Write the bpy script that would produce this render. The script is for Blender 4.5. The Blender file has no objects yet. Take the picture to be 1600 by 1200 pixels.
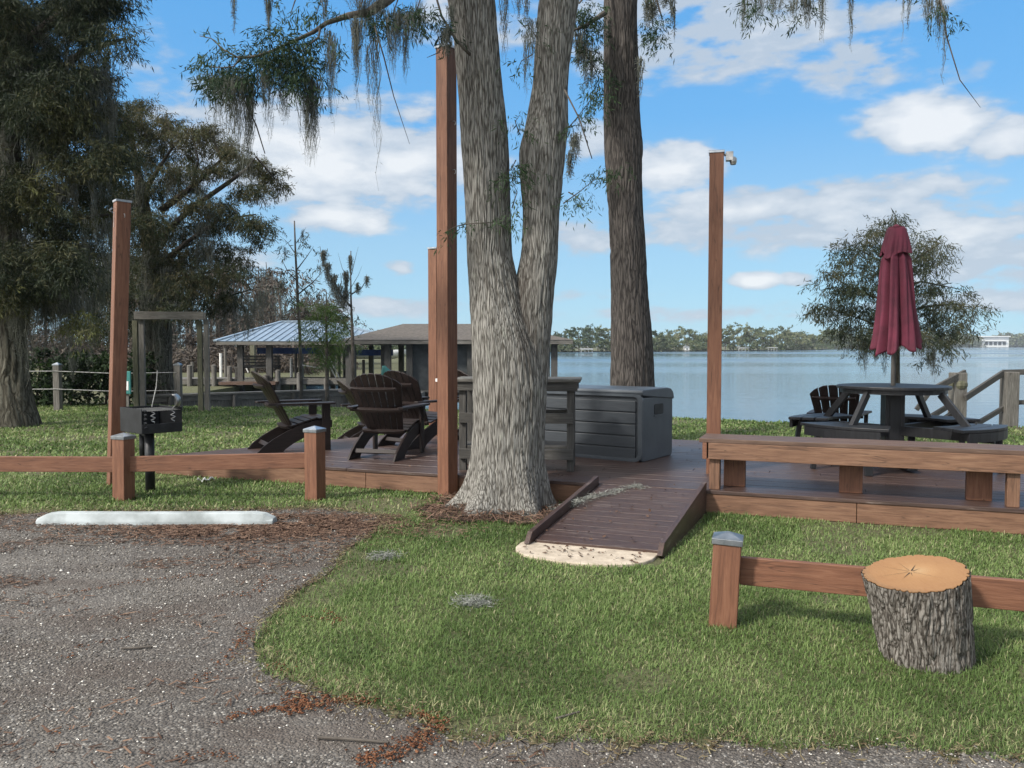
import bpy, math, random
import numpy as np
from mathutils import Vector, Matrix
rad = math.radians
random.seed(7); RNG = np.random.default_rng(11)
S = bpy.context.scene
COL = S.collection

# ---------------------------------------------------------------- camera
CAM_H, FPX, PITCH = 1.45, 1300.0, rad(2.643)
cam_d = bpy.data.cameras.new("camera"); cam = bpy.data.objects.new("camera", cam_d); COL.objects.link(cam)
cam.location = (0, 0, CAM_H); cam.rotation_euler = (math.pi/2 - PITCH, 0, 0)
cam_d.sensor_width = 36; cam_d.lens = FPX/1600*36; cam_d.clip_start = 0.1; cam_d.clip_end = 9000
S.camera = cam
_F = Vector((0, math.cos(PITCH), -math.sin(PITCH))); _U = Vector((0, math.sin(PITCH), math.cos(PITCH)))
def ray(x, y): return _F*FPX + Vector((1, 0, 0))*(x-800) + _U*(600-y)
def P(x, y, z=0.0):
    r = ray(x, y); t = (z-CAM_H)/r.z
    return Vector((r.x*t, r.y*t, z))
def Q(x, y, Y):
    r = ray(x, y); t = Y/r.y
    return Vector((r.x*t, Y, CAM_H+r.z*t))

# ---------------------------------------------------------------- world: sky + clouds
SUN_EL, SUN_AZ = rad(42), rad(-128)        # azimuth measured from +Y towards +X (negative: left, behind the camera)
W = bpy.data.worlds.new("World"); S.world = W; W.use_nodes = True
nt = W.node_tree; N = nt.nodes; L = nt.links
for n in list(N): N.remove(n)
def nd(tree, typ, **kw):
    n = tree.nodes.new(typ)
    for k, v in kw.items(): setattr(n, k, v)
    return n
def math_(tree, op, a, b=None, c=None, clamp=False):
    n = nd(tree, 'ShaderNodeMath', operation=op, use_clamp=clamp)
    for i, v in enumerate((a, b, c)):
        if v is None: continue
        if isinstance(v, (int, float)): n.inputs[i].default_value = v
        else: tree.links.new(v, n.inputs[i])
    return n.outputs[0]
out = nd(nt, 'ShaderNodeOutputWorld'); bg = nd(nt, 'ShaderNodeBackground')
sky = nd(nt, 'ShaderNodeTexSky', sky_type='NISHITA'); sky.sun_disc = False
sky.sun_elevation = SUN_EL; sky.sun_rotation = SUN_AZ; sky.air_density = 1.0; sky.dust_density = 0.4; sky.ozone_density = 2.2
tc = nd(nt, 'ShaderNodeTexCoord'); sp = nd(nt, 'ShaderNodeSeparateXYZ'); L.new(tc.outputs['Generated'], sp.inputs[0])
AZ = math_(nt, 'ARCTAN2', sp.outputs[0], sp.outputs[1]); EL = math_(nt, 'ARCSINE', sp.outputs[2])
# cloud noise in (azimuth, elevation), stretched sideways like a layer seen edge on
cmb = nd(nt, 'ShaderNodeCombineXYZ'); L.new(AZ, cmb.inputs[0]); L.new(math_(nt, 'MULTIPLY', EL, 2.4), cmb.inputs[1])
nz = nd(nt, 'ShaderNodeTexNoise'); nz.inputs['Scale'].default_value = 7.5; nz.inputs['Detail'].default_value = 9; nz.inputs['Roughness'].default_value = 0.56
nz.inputs['Distortion'].default_value = 0.25; L.new(cmb.outputs[0], nz.inputs['Vector'])
nz2 = nd(nt, 'ShaderNodeTexNoise'); nz2.inputs['Scale'].default_value = 26; nz2.inputs['Detail'].default_value = 6; L.new(cmb.outputs[0], nz2.inputs['Vector'])
# (px, py, half width, half height, strength, whiteness) in the photograph; turned into azimuth / elevation angles
CLOUDS = [(500,240,230,70,1.25,.85),(400,215,140,55,1.0,.8),(1230,350,260,40,.75,.5),(1100,20,260,50,.7,.4),(640,262,95,40,1.1,.95),(350,205,110,60,.75,.6),(250,110,60,60,.35,.5),
 (528,342,78,22,1.1,.95),(622,420,26,11,1.0,.9),(905,375,60,26,.9,.7),(1040,263,75,28,1.15,.95),(920,225,60,35,.7,.7),
 (1110,60,190,62,.85,.45),(1330,105,85,34,.85,.45),(1290,40,200,40,.5,.35),(1440,203,92,36,1.3,1.0),(1568,222,55,28,1.3,1.0),
 (1280,318,210,34,1.0,.75),(1120,335,90,22,.9,.7),(1350,355,160,42,.85,.45),(1530,350,120,34,1.0,.9),(1520,400,140,44,.95,.4),
 (1178,440,32,11,1.4,1.1),(1240,437,30,10,.7,.5),(1150,490,320,15,.55,.5),(950,460,120,12,.45,.5),(600,480,160,18,.55,.5),
 (1540,470,130,22,.7,.5),(90,420,180,60,.6,.7),(420,400,90,30,.35,.6),(820,60,170,50,.4,.6),(690,40,70,40,.45,.5),(1480,120,80,20,.4,.4)]
tot = None; wh = None
for (x, y, hw, hh, s, w_) in CLOUDS:
    dx = x-800; az = math.atan2(dx, FPX); el = math.atan2(540-y, math.hypot(FPX, dx))
    sa = hw/FPX*math.cos(az)**2; se = hh/FPX*math.cos(az)
    a = math_(nt, 'MULTIPLY', math_(nt, 'SUBTRACT', AZ, az), 1/sa); b = math_(nt, 'MULTIPLY', math_(nt, 'SUBTRACT', EL, el), 1/se)
    q = math_(nt, 'ADD', math_(nt, 'MULTIPLY', a, a), math_(nt, 'MULTIPLY', b, b))
    g = math_(nt, 'MULTIPLY', math_(nt, 'POWER', 2.718, math_(nt, 'MULTIPLY', q, -0.8)), s)
    tot = g if tot is None else math_(nt, 'MAXIMUM', tot, g)
    ww = math_(nt, 'MULTIPLY', g, w_)
    wh = ww if wh is None else math_(nt, 'MAXIMUM', wh, ww)
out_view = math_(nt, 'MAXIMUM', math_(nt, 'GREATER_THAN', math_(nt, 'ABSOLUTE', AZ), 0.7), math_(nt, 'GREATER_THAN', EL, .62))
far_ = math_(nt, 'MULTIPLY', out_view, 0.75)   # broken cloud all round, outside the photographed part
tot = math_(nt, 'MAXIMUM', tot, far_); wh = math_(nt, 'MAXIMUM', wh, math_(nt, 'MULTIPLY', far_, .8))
nn = math_(nt, 'ADD', math_(nt, 'MULTIPLY', math_(nt, 'SUBTRACT', nz.outputs[0], .5), 3.0), math_(nt, 'MULTIPLY', math_(nt, 'SUBTRACT', nz2.outputs[0], .5), 1.5))
cov = math_(nt, 'ADD', tot, math_(nt, 'MULTIPLY', nn, math_(nt, 'MULTIPLY_ADD', math_(nt, 'MINIMUM', tot, 1.0), .75, .25)))
mr = nd(nt, 'ShaderNodeMapRange', interpolation_type='SMOOTHSTEP'); mr.inputs['From Min'].default_value = .20; mr.inputs['From Max'].default_value = .60; L.new(cov, mr.inputs['Value'])
ccol = nd(nt, 'ShaderNodeMix', data_type='RGBA'); ccol.inputs['A'].default_value = (2.5, 2.9, 3.4, 1); ccol.inputs['B'].default_value = (4.3, 4.4, 4.5, 1)
mr2 = nd(nt, 'ShaderNodeMapRange'); mr2.inputs['From Min'].default_value = .35; mr2.inputs['From Max'].default_value = 1.25
L.new(math_(nt, 'ADD', wh, math_(nt, 'MULTIPLY', nn, .9)), mr2.inputs['Value']); L.new(mr2.outputs[0], ccol.inputs['Factor'])
tint = nd(nt, 'ShaderNodeMix', data_type='RGBA', blend_type='MULTIPLY'); tint.inputs['Factor'].default_value = 1; tint.inputs['B'].default_value = (.41, .84, 1.0, 1)
L.new(sky.outputs[0], tint.inputs['A'])
gr = nd(nt, 'ShaderNodeValToRGB'); stops = [(0, (1.95,2.95,3.75)), (.04, (2.0,3.0,3.9)), (.12, (1.75,2.8,3.85)), (.26, (.85,2.2,4.05)), (.40, (.60,1.95,4.0)), (.9, (.42,1.5,3.3))]   # measured pale-to-deep blue by elevation
while len(gr.color_ramp.elements) < len(stops): gr.color_ramp.elements.new(.5)
for e_, (p_, c_) in zip(gr.color_ramp.elements, stops): e_.position = p_; e_.color = (*[q/5 for q in c_], 1)
L.new(math_(nt, 'ABSOLUTE', EL), gr.inputs[0]); sc5 = nd(nt, 'ShaderNodeVectorMath', operation='SCALE'); sc5.inputs['Scale'].default_value = 5.0; L.new(gr.outputs[0], sc5.inputs[0])
hz = nd(nt, 'ShaderNodeMix', data_type='RGBA'); hz.inputs['Factor'].default_value = .85; L.new(sc5.outputs[0], hz.inputs['B'])
L.new(tint.outputs['Result'], hz.inputs['A'])
bright = nd(nt, 'ShaderNodeMix', data_type='RGBA'); bright.inputs['B'].default_value = (10.5, 10.2, 9.8, 1); L.new(ccol.outputs['Result'], bright.inputs['A']); L.new(math_(nt, 'MULTIPLY', math_(nt, 'MULTIPLY', out_view, math_(nt, 'LESS_THAN', AZ, 0.0)), .9), bright.inputs['Factor'])   # unseen clouds on the sun's side, brightened to add fill light from there
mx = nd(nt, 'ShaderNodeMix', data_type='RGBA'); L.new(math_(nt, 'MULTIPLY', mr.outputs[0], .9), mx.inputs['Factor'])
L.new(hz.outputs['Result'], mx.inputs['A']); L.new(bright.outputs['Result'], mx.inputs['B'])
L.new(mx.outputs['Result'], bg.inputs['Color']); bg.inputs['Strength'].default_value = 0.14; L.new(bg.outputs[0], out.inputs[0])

sd = bpy.data.lights.new("sun", 'SUN'); sd.energy = 3.3; sd.angle = rad(6); sd.color = (1, .94, .85)
sun = bpy.data.objects.new("sun", sd); COL.objects.link(sun)
sv = Vector((math.sin(SUN_AZ)*math.cos(SUN_EL), math.cos(SUN_AZ)*math.cos(SUN_EL), math.sin(SUN_EL)))
sun.rotation_euler = sv.to_track_quat('Z', 'Y').to_euler(); sun.location = sv*50
S.view_settings.view_transform = 'Standard'; S.view_settings.look = 'None'; S.view_settings.exposure = 0.6; S.view_settings.gamma = 1
S.cycles.max_bounces = 6; S.cycles.transparent_max_bounces = 8

# ---------------------------------------------------------------- materials
def base_mat(name):
    m = bpy.data.materials.new(name); m.use_nodes = True; t = m.node_tree
    b = t.nodes['Principled BSDF']; return m, t, b
def coords(t, scale, obj_space=True):
    c = nd(t, 'ShaderNodeTexCoord'); mp = nd(t, 'ShaderNodeMapping'); mp.inputs['Scale'].default_value = scale
    t.links.new(c.outputs['Object'], mp.inputs[0]); return mp.outputs[0]
def noise(t, v, sc, det=5, rough=.55, dist=0):
    n = nd(t, 'ShaderNodeTexNoise'); n.inputs['Scale'].default_value = sc; n.inputs['Detail'].default_value = det
    n.inputs['Roughness'].default_value = rough; n.inputs['Distortion'].default_value = dist; t.links.new(v, n.inputs['Vector']); return n.outputs[0]
def ramp(t, fac, stops):
    r = nd(t, 'ShaderNodeValToRGB'); e = r.color_ramp.elements
    while len(e) < len(stops): e.new(.5)
    for i, (p, c) in enumerate(stops): e[i].position = p; e[i].color = (*c, 1)
    t.links.new(fac, r.inputs[0]); return r.outputs[0]
def mixc(t, f, a, b, mode='MIX'):
    n = nd(t, 'ShaderNodeMix', data_type='RGBA', blend_type=mode)
    for s, v in (('Factor', f), ('A', a), ('B', b)):
        if isinstance(v, (int, float)): n.inputs[s].default_value = v
        elif isinstance(v, tuple): n.inputs[s].default_value = (*v, 1)
        else: t.links.new(v, n.inputs[s])
    return n.outputs['Result']
def bump(t, b, h, strength=.3, dist=.01):
    n = nd(t, 'ShaderNodeBump'); n.inputs['Strength'].default_value = strength; n.inputs['Distance'].default_value = dist
    t.links.new(h, n.inputs['Height']); t.links.new(n.outputs[0], b.inputs['Normal'])
_wood = {}
def wood(kind, ax='x'):
    k = (kind, ax)
    if k in _wood: return _wood[k]
    P_ = {'cedar': ((.090,.036,.019),(.158,.067,.036),(.21,.10,.057),.62,.35),
          'cedar_pale': ((.085,.042,.023),(.155,.080,.047),(.22,.125,.075),.6,.35),
          'deck': ((.028,.015,.012),(.055,.030,.024),(.095,.055,.043),.42,.5),
          'bench': ((.055,.030,.020),(.095,.055,.038),(.14,.09,.065),.55,.4),
          'grey': ((.06,.055,.048),(.125,.118,.105),(.21,.20,.185),.8,.5),
          'greygreen': ((.05,.052,.03),(.10,.10,.065),(.17,.165,.12),.85,.5),
          'darkgrey': ((.03,.03,.028),(.065,.062,.057),(.11,.107,.10),.8,.5)}[kind]
    m, t, b = base_mat(kind+'_wood_'+ax)
    st = {'x': (1.2, 14, 14), 'y': (14, 1.2, 14), 'z': (14, 14, 1.2)}[ax]
    v = coords(t, st); v2 = coords(t, (1, 1, 1))
    g = noise(t, v, 3.5, 8, .6, .6); big = noise(t, v2, 1.7, 4); fine = noise(t, v, 14, 4)
    f = math_(t, 'ADD', math_(t, 'MULTIPLY', g, .75), math_(t, 'MULTIPLY', big, .25))
    c = ramp(t, f, [(.32, P_[0]), (.5, P_[1]), (.68, P_[2])])
    # knots
    vo = nd(t, 'ShaderNodeTexVoronoi'); vs = {'x': (1.1, 5, 5), 'y': (5, 1.1, 5), 'z': (5, 5, 1.1)}[ax]
    t.links.new(coords(t, vs), vo.inputs['Vector']); vo.inputs['Scale'].default_value = 1.3
    kn = nd(t, 'ShaderNodeMapRange'); kn.inputs['From Min'].default_value = .09; kn.inputs['From Max'].default_value = .03; t.links.new(vo.outputs['Distance'], kn.inputs['Value'])
    c = mixc(t, math_(t, 'MULTIPLY', kn.outputs[0], .7), c, tuple(x*.35 for x in P_[0]))
    if kind in ('cedar', 'grey', 'cedar_pale', 'greygreen'):   # drying cracks along the grain
        st2 = {'x': (.5, 9, 9), 'y': (9, .5, 9), 'z': (9, 9, .5)}[ax]; cn = noise(t, coords(t, st2), 1.6, 3, .5, .3); ck = nd(t, 'ShaderNodeMapRange'); ck.inputs['From Min'].default_value = .010; ck.inputs['From Max'].default_value = .002
        t.links.new(math_(t, 'ABSOLUTE', math_(t, 'SUBTRACT', cn, .47)), ck.inputs['Value']); c = mixc(t, math_(t, 'MULTIPLY', ck.outputs[0], .5), c, tuple(x*.25 for x in P_[0]))
        we = noise(t, coords(t, (2, 2, 2)), 2.5, 6, .7); wm = nd(t, 'ShaderNodeMapRange'); wm.inputs['From Min'].default_value = .55; wm.inputs['From Max'].default_value = .75; t.links.new(we, wm.inputs['Value'])
        c = mixc(t, math_(t, 'MULTIPLY', wm.outputs[0], .35), c, tuple(x*.55 for x in P_[1]))
    if kind == 'deck':   # worn streaks and blotches in the stain
        wr = nd(t, 'ShaderNodeMapRange'); wr.inputs['From Min'].default_value = .60; wr.inputs['From Max'].default_value = .72
        t.links.new(noise(t, coords(t, {'x': (1.3, 9, 9), 'y': (9, 1.3, 9), 'z': (9, 9, 1.3)}[ax]), 2.2, 7, .65), wr.inputs['Value'])
        c = mixc(t, math_(t, 'MULTIPLY', wr.outputs[0], .75), c, (.22, .175, .15))
        c = mixc(t, noise(t, v2, .9, 3), c, mixc(t, .5, c, (.055, .040, .034)))
    t.links.new(c, b.inputs['Base Color'])
    rr = nd(t, 'ShaderNodeMapRange'); rr.inputs['To Min'].default_value = P_[3]-.12; rr.inputs['To Max'].default_value = P_[3]+.15; t.links.new(big, rr.inputs['Value']); t.links.new(rr.outputs[0], b.inputs['Roughness'])
    bump(t, b, math_(t, 'ADD', g, math_(t, 'MULTIPLY', fine, .5)), P_[4], .006)
    _wood[k] = m; return m
def simple(name, c1, c2, sc=8, rough=.6, metal=0, bs=.15, bd=.004, stretch=(1,1,1), spec=.5):
    m, t, b = base_mat(name); v = coords(t, stretch)
    n = noise(t, v, sc, 6, .6); c = ramp(t, n, [(.35, c1), (.65, c2)])
    t.links.new(c, b.inputs['Base Color']); b.inputs['Roughness'].default_value = rough; b.inputs['Metallic'].default_value = metal
    b.inputs['Specular IOR Level'].default_value = spec
    bump(t, b, noise(t, v, sc*5, 4), bs, bd); return m
def bark(name, dark, mid, light, xs=16, zs=1.6, bd=.03, tilt=0):
    m, t, b = base_mat(name); v = coords(t, (xs, xs, zs)); v2 = coords(t, (1, 1, .5))
    wn = noise(t, coords(t, (2.5, 2.5, 1.2)), 2, 3)
    wv = nd(t, 'ShaderNodeVectorMath', operation='ADD'); t.links.new(v, wv.inputs[0])
    cm = nd(t, 'ShaderNodeCombineXYZ'); t.links.new(math_(t, 'MULTIPLY', wn, 3.0), cm.inputs[0]); t.links.new(math_(t, 'MULTIPLY', wn, -2.5), cm.inputs[1]); t.links.new(cm.outputs[0], wv.inputs[1]); v = wv.outputs[0]
    n1 = noise(t, v, 1.6, 7, .62, .8); n2 = noise(t, v, 4.5, 5, .6); big = noise(t, v2, 1.6, 4)
    vo = nd(t, 'ShaderNodeTexVoronoi', feature='DISTANCE_TO_EDGE'); t.links.new(v, vo.inputs['Vector']); vo.inputs['Scale'].default_value = 1.1
    crack = nd(t, 'ShaderNodeMapRange'); crack.inputs['From Max'].default_value = .22; t.links.new(vo.outputs['Distance'], crack.inputs['Value'])
    h = math_(t, 'ADD', math_(t, 'MULTIPLY', n1, .8), math_(t, 'MULTIPLY', math_(t, 'ADD', n2, crack.outputs[0]), .25))
    c = ramp(t, h, [(.46, dark), (.62, mid), (.82, light)])
    c = mixc(t, math_(t, 'MULTIPLY', big, .55), c, mixc(t, .6, c, tuple(x*.6 for x in mid)))
    if tilt:   # long dark wound running down from the fork, plus lichen blotches
        cc = nd(t, 'ShaderNodeTexCoord'); sx = nd(t, 'ShaderNodeSeparateXYZ'); t.links.new(cc.outputs['Object'], sx.inputs[0]); wob = math_(t, 'MULTIPLY', math_(t, 'SUBTRACT', noise(t, coords(t, (3, 3, 1.5)), 2, 4), .5), .35)
        a1 = math_(t, 'DIVIDE', math_(t, 'SUBTRACT', math_(t, 'ADD', sx.outputs[0], wob), .17), .085); a2 = math_(t, 'DIVIDE', math_(t, 'SUBTRACT', sx.outputs[2], 1.72), .55)
        g = math_(t, 'POWER', 2.718, math_(t, 'MULTIPLY', math_(t, 'ADD', math_(t, 'MULTIPLY', a1, a1), math_(t, 'POWER', math_(t, 'ABSOLUTE', a2), 3)), -1))
        c = mixc(t, math_(t, 'MULTIPLY', g, .75, clamp=True), c, mixc(t, .75, c, (.03,.022,.018)))
        li = nd(t, 'ShaderNodeMapRange'); li.inputs['From Min'].default_value = .62; li.inputs['From Max'].default_value = .74; t.links.new(noise(t, coords(t, (6, 6, 2.5)), 2.2, 5, .6), li.inputs['Value'])
        c = mixc(t, math_(t, 'MULTIPLY', li.outputs[0], .5), c, (.34,.35,.30))
    t.links.new(c, b.inputs['Base Color']); b.inputs['Roughness'].default_value = .95; b.inputs['Specular IOR Level'].default_value = .2
    bump(t, b, h, .9, bd); return m
def leafmat(name, cols, transl=.25, rough=.7):
    m, t, b = base_mat(name); a = nd(t, 'ShaderNodeAttribute', attribute_name='tint')
    n = len(cols); c = ramp(t, a.outputs['Fac'], [(i/(n-1) if n > 1 else 0, col) for i, col in enumerate(cols)])
    t.links.new(c, b.inputs['Base Color']); b.inputs['Roughness'].default_value = rough; b.inputs['Specular IOR Level'].default_value = .25
    tr = nd(t, 'ShaderNodeBsdfTranslucent'); t.links.new(c, tr.inputs[0]); ms = nd(t, 'ShaderNodeMixShader'); ms.inputs[0].default_value = transl
    o = t.nodes['Material Output']; t.links.new(b.outputs[0], ms.inputs[1]); t.links.new(tr.outputs[0], ms.inputs[2]); t.links.new(ms.outputs[0], o.inputs[0])
    return m
M = {}
M['cap'] = simple('post_cap_metal', (.26,.29,.32), (.46,.49,.52), 12, .30, .9, .08)
M['chair'] = simple('dark_brown_resin', (.012,.008,.007), (.023,.015,.014), 6, .45, 0, .08, .002, (1, 8, 8), .35)
M['table'] = simple('charcoal_resin', (.008,.0085,.010), (.017,.018,.021), 6, .42, 0, .08, .002, (8, 8, 1), .4)
M['box'] = simple('slate_grey_plastic', (.036,.043,.052), (.052,.061,.071), 5, .5, 0, .12, .002, (1, 1, 9))
M['boxtrim'] = simple('grey_plastic_frame', (.058,.070,.084), (.076,.090,.105), 5, .42, 0, .06, .002)
M['black'] = simple('black_steel', (.010,.011,.013), (.024,.026,.03), 9, .5, .3, .15)
M['steel'] = simple('worn_steel', (.22,.22,.22), (.45,.45,.44), 14, .35, .9, .1)
M['white'] = simple('white_paint', (.6,.61,.6), (.78,.79,.78), 9, .6, 0, .1)
M['conc'] = simple('painted_concrete', (.20,.225,.225), (.43,.475,.49), 3.5, .8, 0, .25, .006)
M['slab'] = simple('pale_concrete', (.34,.285,.22), (.52,.445,.355), 9, .9, 0, .3, .004)
M['canvas'] = simple('burgundy_canvas', (.072,.011,.024), (.125,.018,.040), 5, .85, 0, .25, .003)
M['metalroof'] = simple('galvanised_roof', (.17,.23,.29), (.27,.34,.41), 3, .38, .25, .05)
M['shingle'] = simple('brown_shingles', (.06,.051,.043), (.115,.10,.086), 9, .9, 0, .4, .02)
M['screen'] = simple('dark_screen_mesh', (.035,.042,.045), (.065,.074,.078), 4, .7)
M['blue'] = simple('blue_boat_canvas', (.01,.035,.13), (.02,.06,.2), 4, .7)
M['teal'] = simple('teal_plastic', (.02,.14,.13), (.03,.2,.18), 4, .6)
M['foamgrey'] = simple('pale_hull', (.30,.31,.32), (.45,.46,.47), 4, .4)
M['bark_main'] = bark('grey_cypress_bark', (.042,.036,.030), (.142,.136,.122), (.35,.34,.315), 52, 3.6, .014, 1)
M['bark_back'] = bark('brown_cypress_bark', (.020,.018,.017), (.060,.054,.050), (.125,.113,.104), 34, 3.0, .016)
M['bark_far'] = bark('mossy_cypress_bark', (.02,.018,.013), (.07,.065,.05), (.14,.135,.11), 9, 1.2, .04)
M['bark_stump'] = bark('furrowed_oak_bark', (.018,.014,.011), (.115,.102,.088), (.30,.28,.255), 60, 6.5, .014)
M['twig'] = simple('grey_brown_twig', (.05,.042,.034), (.12,.105,.09), 9, .9)
M['darktwig'] = simple('dark_twig', (.02,.016,.012), (.045,.036,.028), 9, .9)
M['leaf_near'] = leafmat('cypress_needles', [(.014,.030,.016), (.032,.060,.028), (.070,.115,.050)], .3)
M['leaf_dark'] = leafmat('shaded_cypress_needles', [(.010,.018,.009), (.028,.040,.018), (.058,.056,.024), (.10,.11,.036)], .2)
M['leaf_rust'] = leafmat('rusty_cypress_needles', [(.016,.026,.012), (.040,.054,.024), (.082,.070,.034), (.066,.080,.032)], .25)
M['leaf_lake'] = leafmat('lakeside_cypress_needles', [(.020,.032,.020), (.045,.060,.032), (.085,.080,.045), (.06,.09,.045)], .25)
M['leaf_green'] = leafmat('bright_cypress_needles', [(.03,.06,.015), (.07,.12,.03), (.11,.15,.05)], .3)
M['leaf_brown'] = leafmat('bare_winter_twigs', [(.045,.036,.028), (.09,.072,.058), (.14,.12,.10)], .1)
M['leaf_hedge'] = leafmat('hedge_leaves', [(.008,.018,.007), (.02,.04,.012), (.04,.07,.02)], .2)
M['leaf_shore'] = leafmat('far_shore_leaves', [(.035,.058,.03), (.080,.11,.052), (.145,.17,.085), (.21,.22,.125)], .2)
M['moss'] = leafmat('spanish_moss', [(.055,.060,.050), (.125,.133,.112), (.22,.23,.20)], .3, .9)
M['grass'] = leafmat('lawn_grass_blades', [(.058,.098,.026), (.106,.170,.048), (.163,.238,.075), (.225,.285,.11), (.40,.37,.22)], .3, .55)
M['chips'] = leafmat('orange_wood_chips', [(.05,.020,.010), (.115,.044,.020), (.20,.095,.05)], 0, .9)
M['needles'] = leafmat('brown_needle_litter', [(.045,.026,.018), (.10,.058,.040), (.20,.13,.09)], 0, .9)
M['edge_litter'] = leafmat('dry_clippings', [(.035,.024,.016), (.09,.065,.035), (.16,.13,.075), (.25,.22,.13)], .1, .9)
M['moss_pale'] = leafmat('fallen_moss', [(.10,.105,.095), (.20,.21,.19), (.34,.35,.32)], .1, .9)
M['pebble'] = leafmat('shell_gravel_stones', [(.042,.037,.032), (.125,.112,.098), (.22,.20,.176), (.34,.32,.29), (.66,.64,.59)], 0, .85)

# stump top: growth rings, pale heart
def ringmat():
    m, t, b = base_mat('fresh_cut_wood'); c = nd(t, 'ShaderNodeTexCoord')
    gr = nd(t, 'ShaderNodeVectorMath', operation='LENGTH'); wob = noise(t, coords(t, (5, 5, 5)), 1.2, 3)
    mp = nd(t, 'ShaderNodeMapping'); mp.inputs['Location'].default_value = (-.02, -.015, 0); mp.inputs['Scale'].default_value = (1, 1, 0)
    t.links.new(c.outputs['Object'], mp.inputs[0]); t.links.new(mp.outputs[0], gr.inputs[0])
    d = math_(t, 'ADD', gr.outputs['Value'], math_(t, 'MULTIPLY', wob, .05))
    rings = math_(t, 'SINE', math_(t, 'MULTIPLY', d, 620)); 
    col = ramp(t, math_(t, 'DIVIDE', d, .26), [(.10, (.46,.32,.17)), (.30, (.36,.20,.085)), (.48, (.26,.122,.043)), (.90, (.21,.090,.031)), (1.0, (.10,.045,.02))])
    col = mixc(t, math_(t, 'ADD', math_(t, 'MULTIPLY', rings, .17), .22), col, (.28,.12,.04))
    col = mixc(t, math_(t, 'MULTIPLY', noise(t, coords(t, (30, 9, 9)), 3, 5), .35), col, (.48,.32,.17))
    col = mixc(t, math_(t, 'MULTIPLY', noise(t, coords(t, (5, 90, 5)), 1.0, 4, .7), .45), col, (.20,.10,.04)); col = mixc(t, .22, col, mixc(t, noise(t, coords(t, (7, 7, 7)), 1.5, 4), (.16,.075,.03), (.40,.25,.11)))
    t.links.new(col, b.inputs['Base Color']); b.inputs['Roughness'].default_value = .8; bump(t, b, noise(t, coords(t, (60, 12, 12)), 3, 5), .35, .003); return m
M['rings'] = ringmat()

# ground materials
def soilmat():
    m, t, b = base_mat('lawn_thatch'); v = coords(t, (1, 1, 1))
    c = ramp(t, noise(t, v, 38, 6, .7), [(.3, (.035,.034,.016)), (.5, (.075,.080,.032)), (.72, (.14,.125,.065))])
    dry = nd(t, 'ShaderNodeMapRange'); dry.inputs['From Min'].default_value = .56; dry.inputs['From Max'].default_value = .72; t.links.new(noise(t, v, 1.3, 5, .6), dry.inputs['Value'])
    c = mixc(t, math_(t, 'MULTIPLY', dry.outputs[0], .6), c, (.13,.105,.055))
    t.links.new(c, b.inputs['Base Color']); b.inputs['Roughness'].default_value = 1; bump(t, b, noise(t, v, 60, 4), .6, .03); return m
def gravelmat():
    m, t, b = base_mat('shell_gravel'); v = coords(t, (1, 1, 1))
    vo = nd(t, 'ShaderNodeTexVoronoi'); vo.inputs['Scale'].default_value = 85; t.links.new(v, vo.inputs['Vector'])
    sep = nd(t, 'ShaderNodeSeparateColor'); t.links.new(vo.outputs['Color'], sep.inputs[0])
    c = ramp(t, sep.outputs[0], [(.0, (.044,.039,.034)), (.45, (.092,.082,.072)), (.75, (.155,.141,.124)), (.93, (.28,.265,.24)), (1, (.55,.53,.48))])
    c = mixc(t, math_(t, 'MULTIPLY', vo.outputs['Distance'], .9), c, (.05,.045,.043))
    br = nd(t, 'ShaderNodeMapRange'); br.inputs['From Min'].default_value = .45; br.inputs['From Max'].default_value = .62
    t.links.new(noise(t, coords(t, (.55, 1.5, 1)), 1.5, 7, .66), br.inputs['Value'])
    c = mixc(t, math_(t, 'MULTIPLY', br.outputs[0], .75), c, (.060,.043,.034))
    fine = noise(t, v, 7, 6, .7); c = mixc(t, math_(t, 'MULTIPLY', fine, .4), c, (.11,.10,.088))
    lp = nd(t, 'ShaderNodeMapRange'); lp.inputs['From Min'].default_value = .50; lp.inputs['From Max'].default_value = .68; t.links.new(noise(t, coords(t, (.8, 1.1, 1)), 1.2, 6, .62), lp.inputs['Value'])
    c = mixc(t, math_(t, 'MULTIPLY', lp.outputs[0], .55), c, mixc(t, .65, c, (.22,.205,.185)))
    t.links.new(c, b.inputs['Base Color']); b.inputs['Roughness'].default_value = .95
    bump(t, b, math_(t, 'SUBTRACT', math_(t, 'MULTIPLY', noise(t, v, 120, 3), .5), vo.outputs['Distance']), .9, .01); return m
def mulchmat():
    m, t, b = base_mat('brown_mulch'); v = coords(t, (1, 1, 1))
    c = ramp(t, noise(t, v, 55, 6, .7), [(.3, (.035,.024,.018)), (.55, (.085,.055,.042)), (.75, (.16,.115,.09))])
    t.links.new(c, b.inputs['Base Color']); b.inputs['Roughness'].default_value = 1; bump(t, b, noise(t, v, 80, 4), .8, .02); return m
def watermat():
    m, t, b = base_mat('lake_water'); b.inputs['Base Color'].default_value = (.05,.095,.135,1)
    b.inputs['Roughness'].default_value = .09; b.inputs['IOR'].default_value = 1.33; b.inputs['Specular IOR Level'].default_value = .5
    h = math_(t, 'ADD', noise(t, coords(t, (.35, 1.6, 1)), 1.3, 5, .6), math_(t, 'MULTIPLY', noise(t, coords(t, (.02, .09, 1)), 1.0, 3, .6), 1.2))
    # breeze bands: rougher, bluer water far out
    bn = nd(t, 'ShaderNodeMapRange'); bn.inputs['From Min'].default_value = .42; bn.inputs['From Max'].default_value = .62; bn.inputs['To Min'].default_value = .05; bn.inputs['To Max'].default_value = .24
    t.links.new(noise(t, coords(t, (.004, .022, 1)), 1.3, 4), bn.inputs['Value']); t.links.new(bn.outputs[0], b.inputs['Roughness'])
    bump(t, b, h, .45, .06); return m
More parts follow.
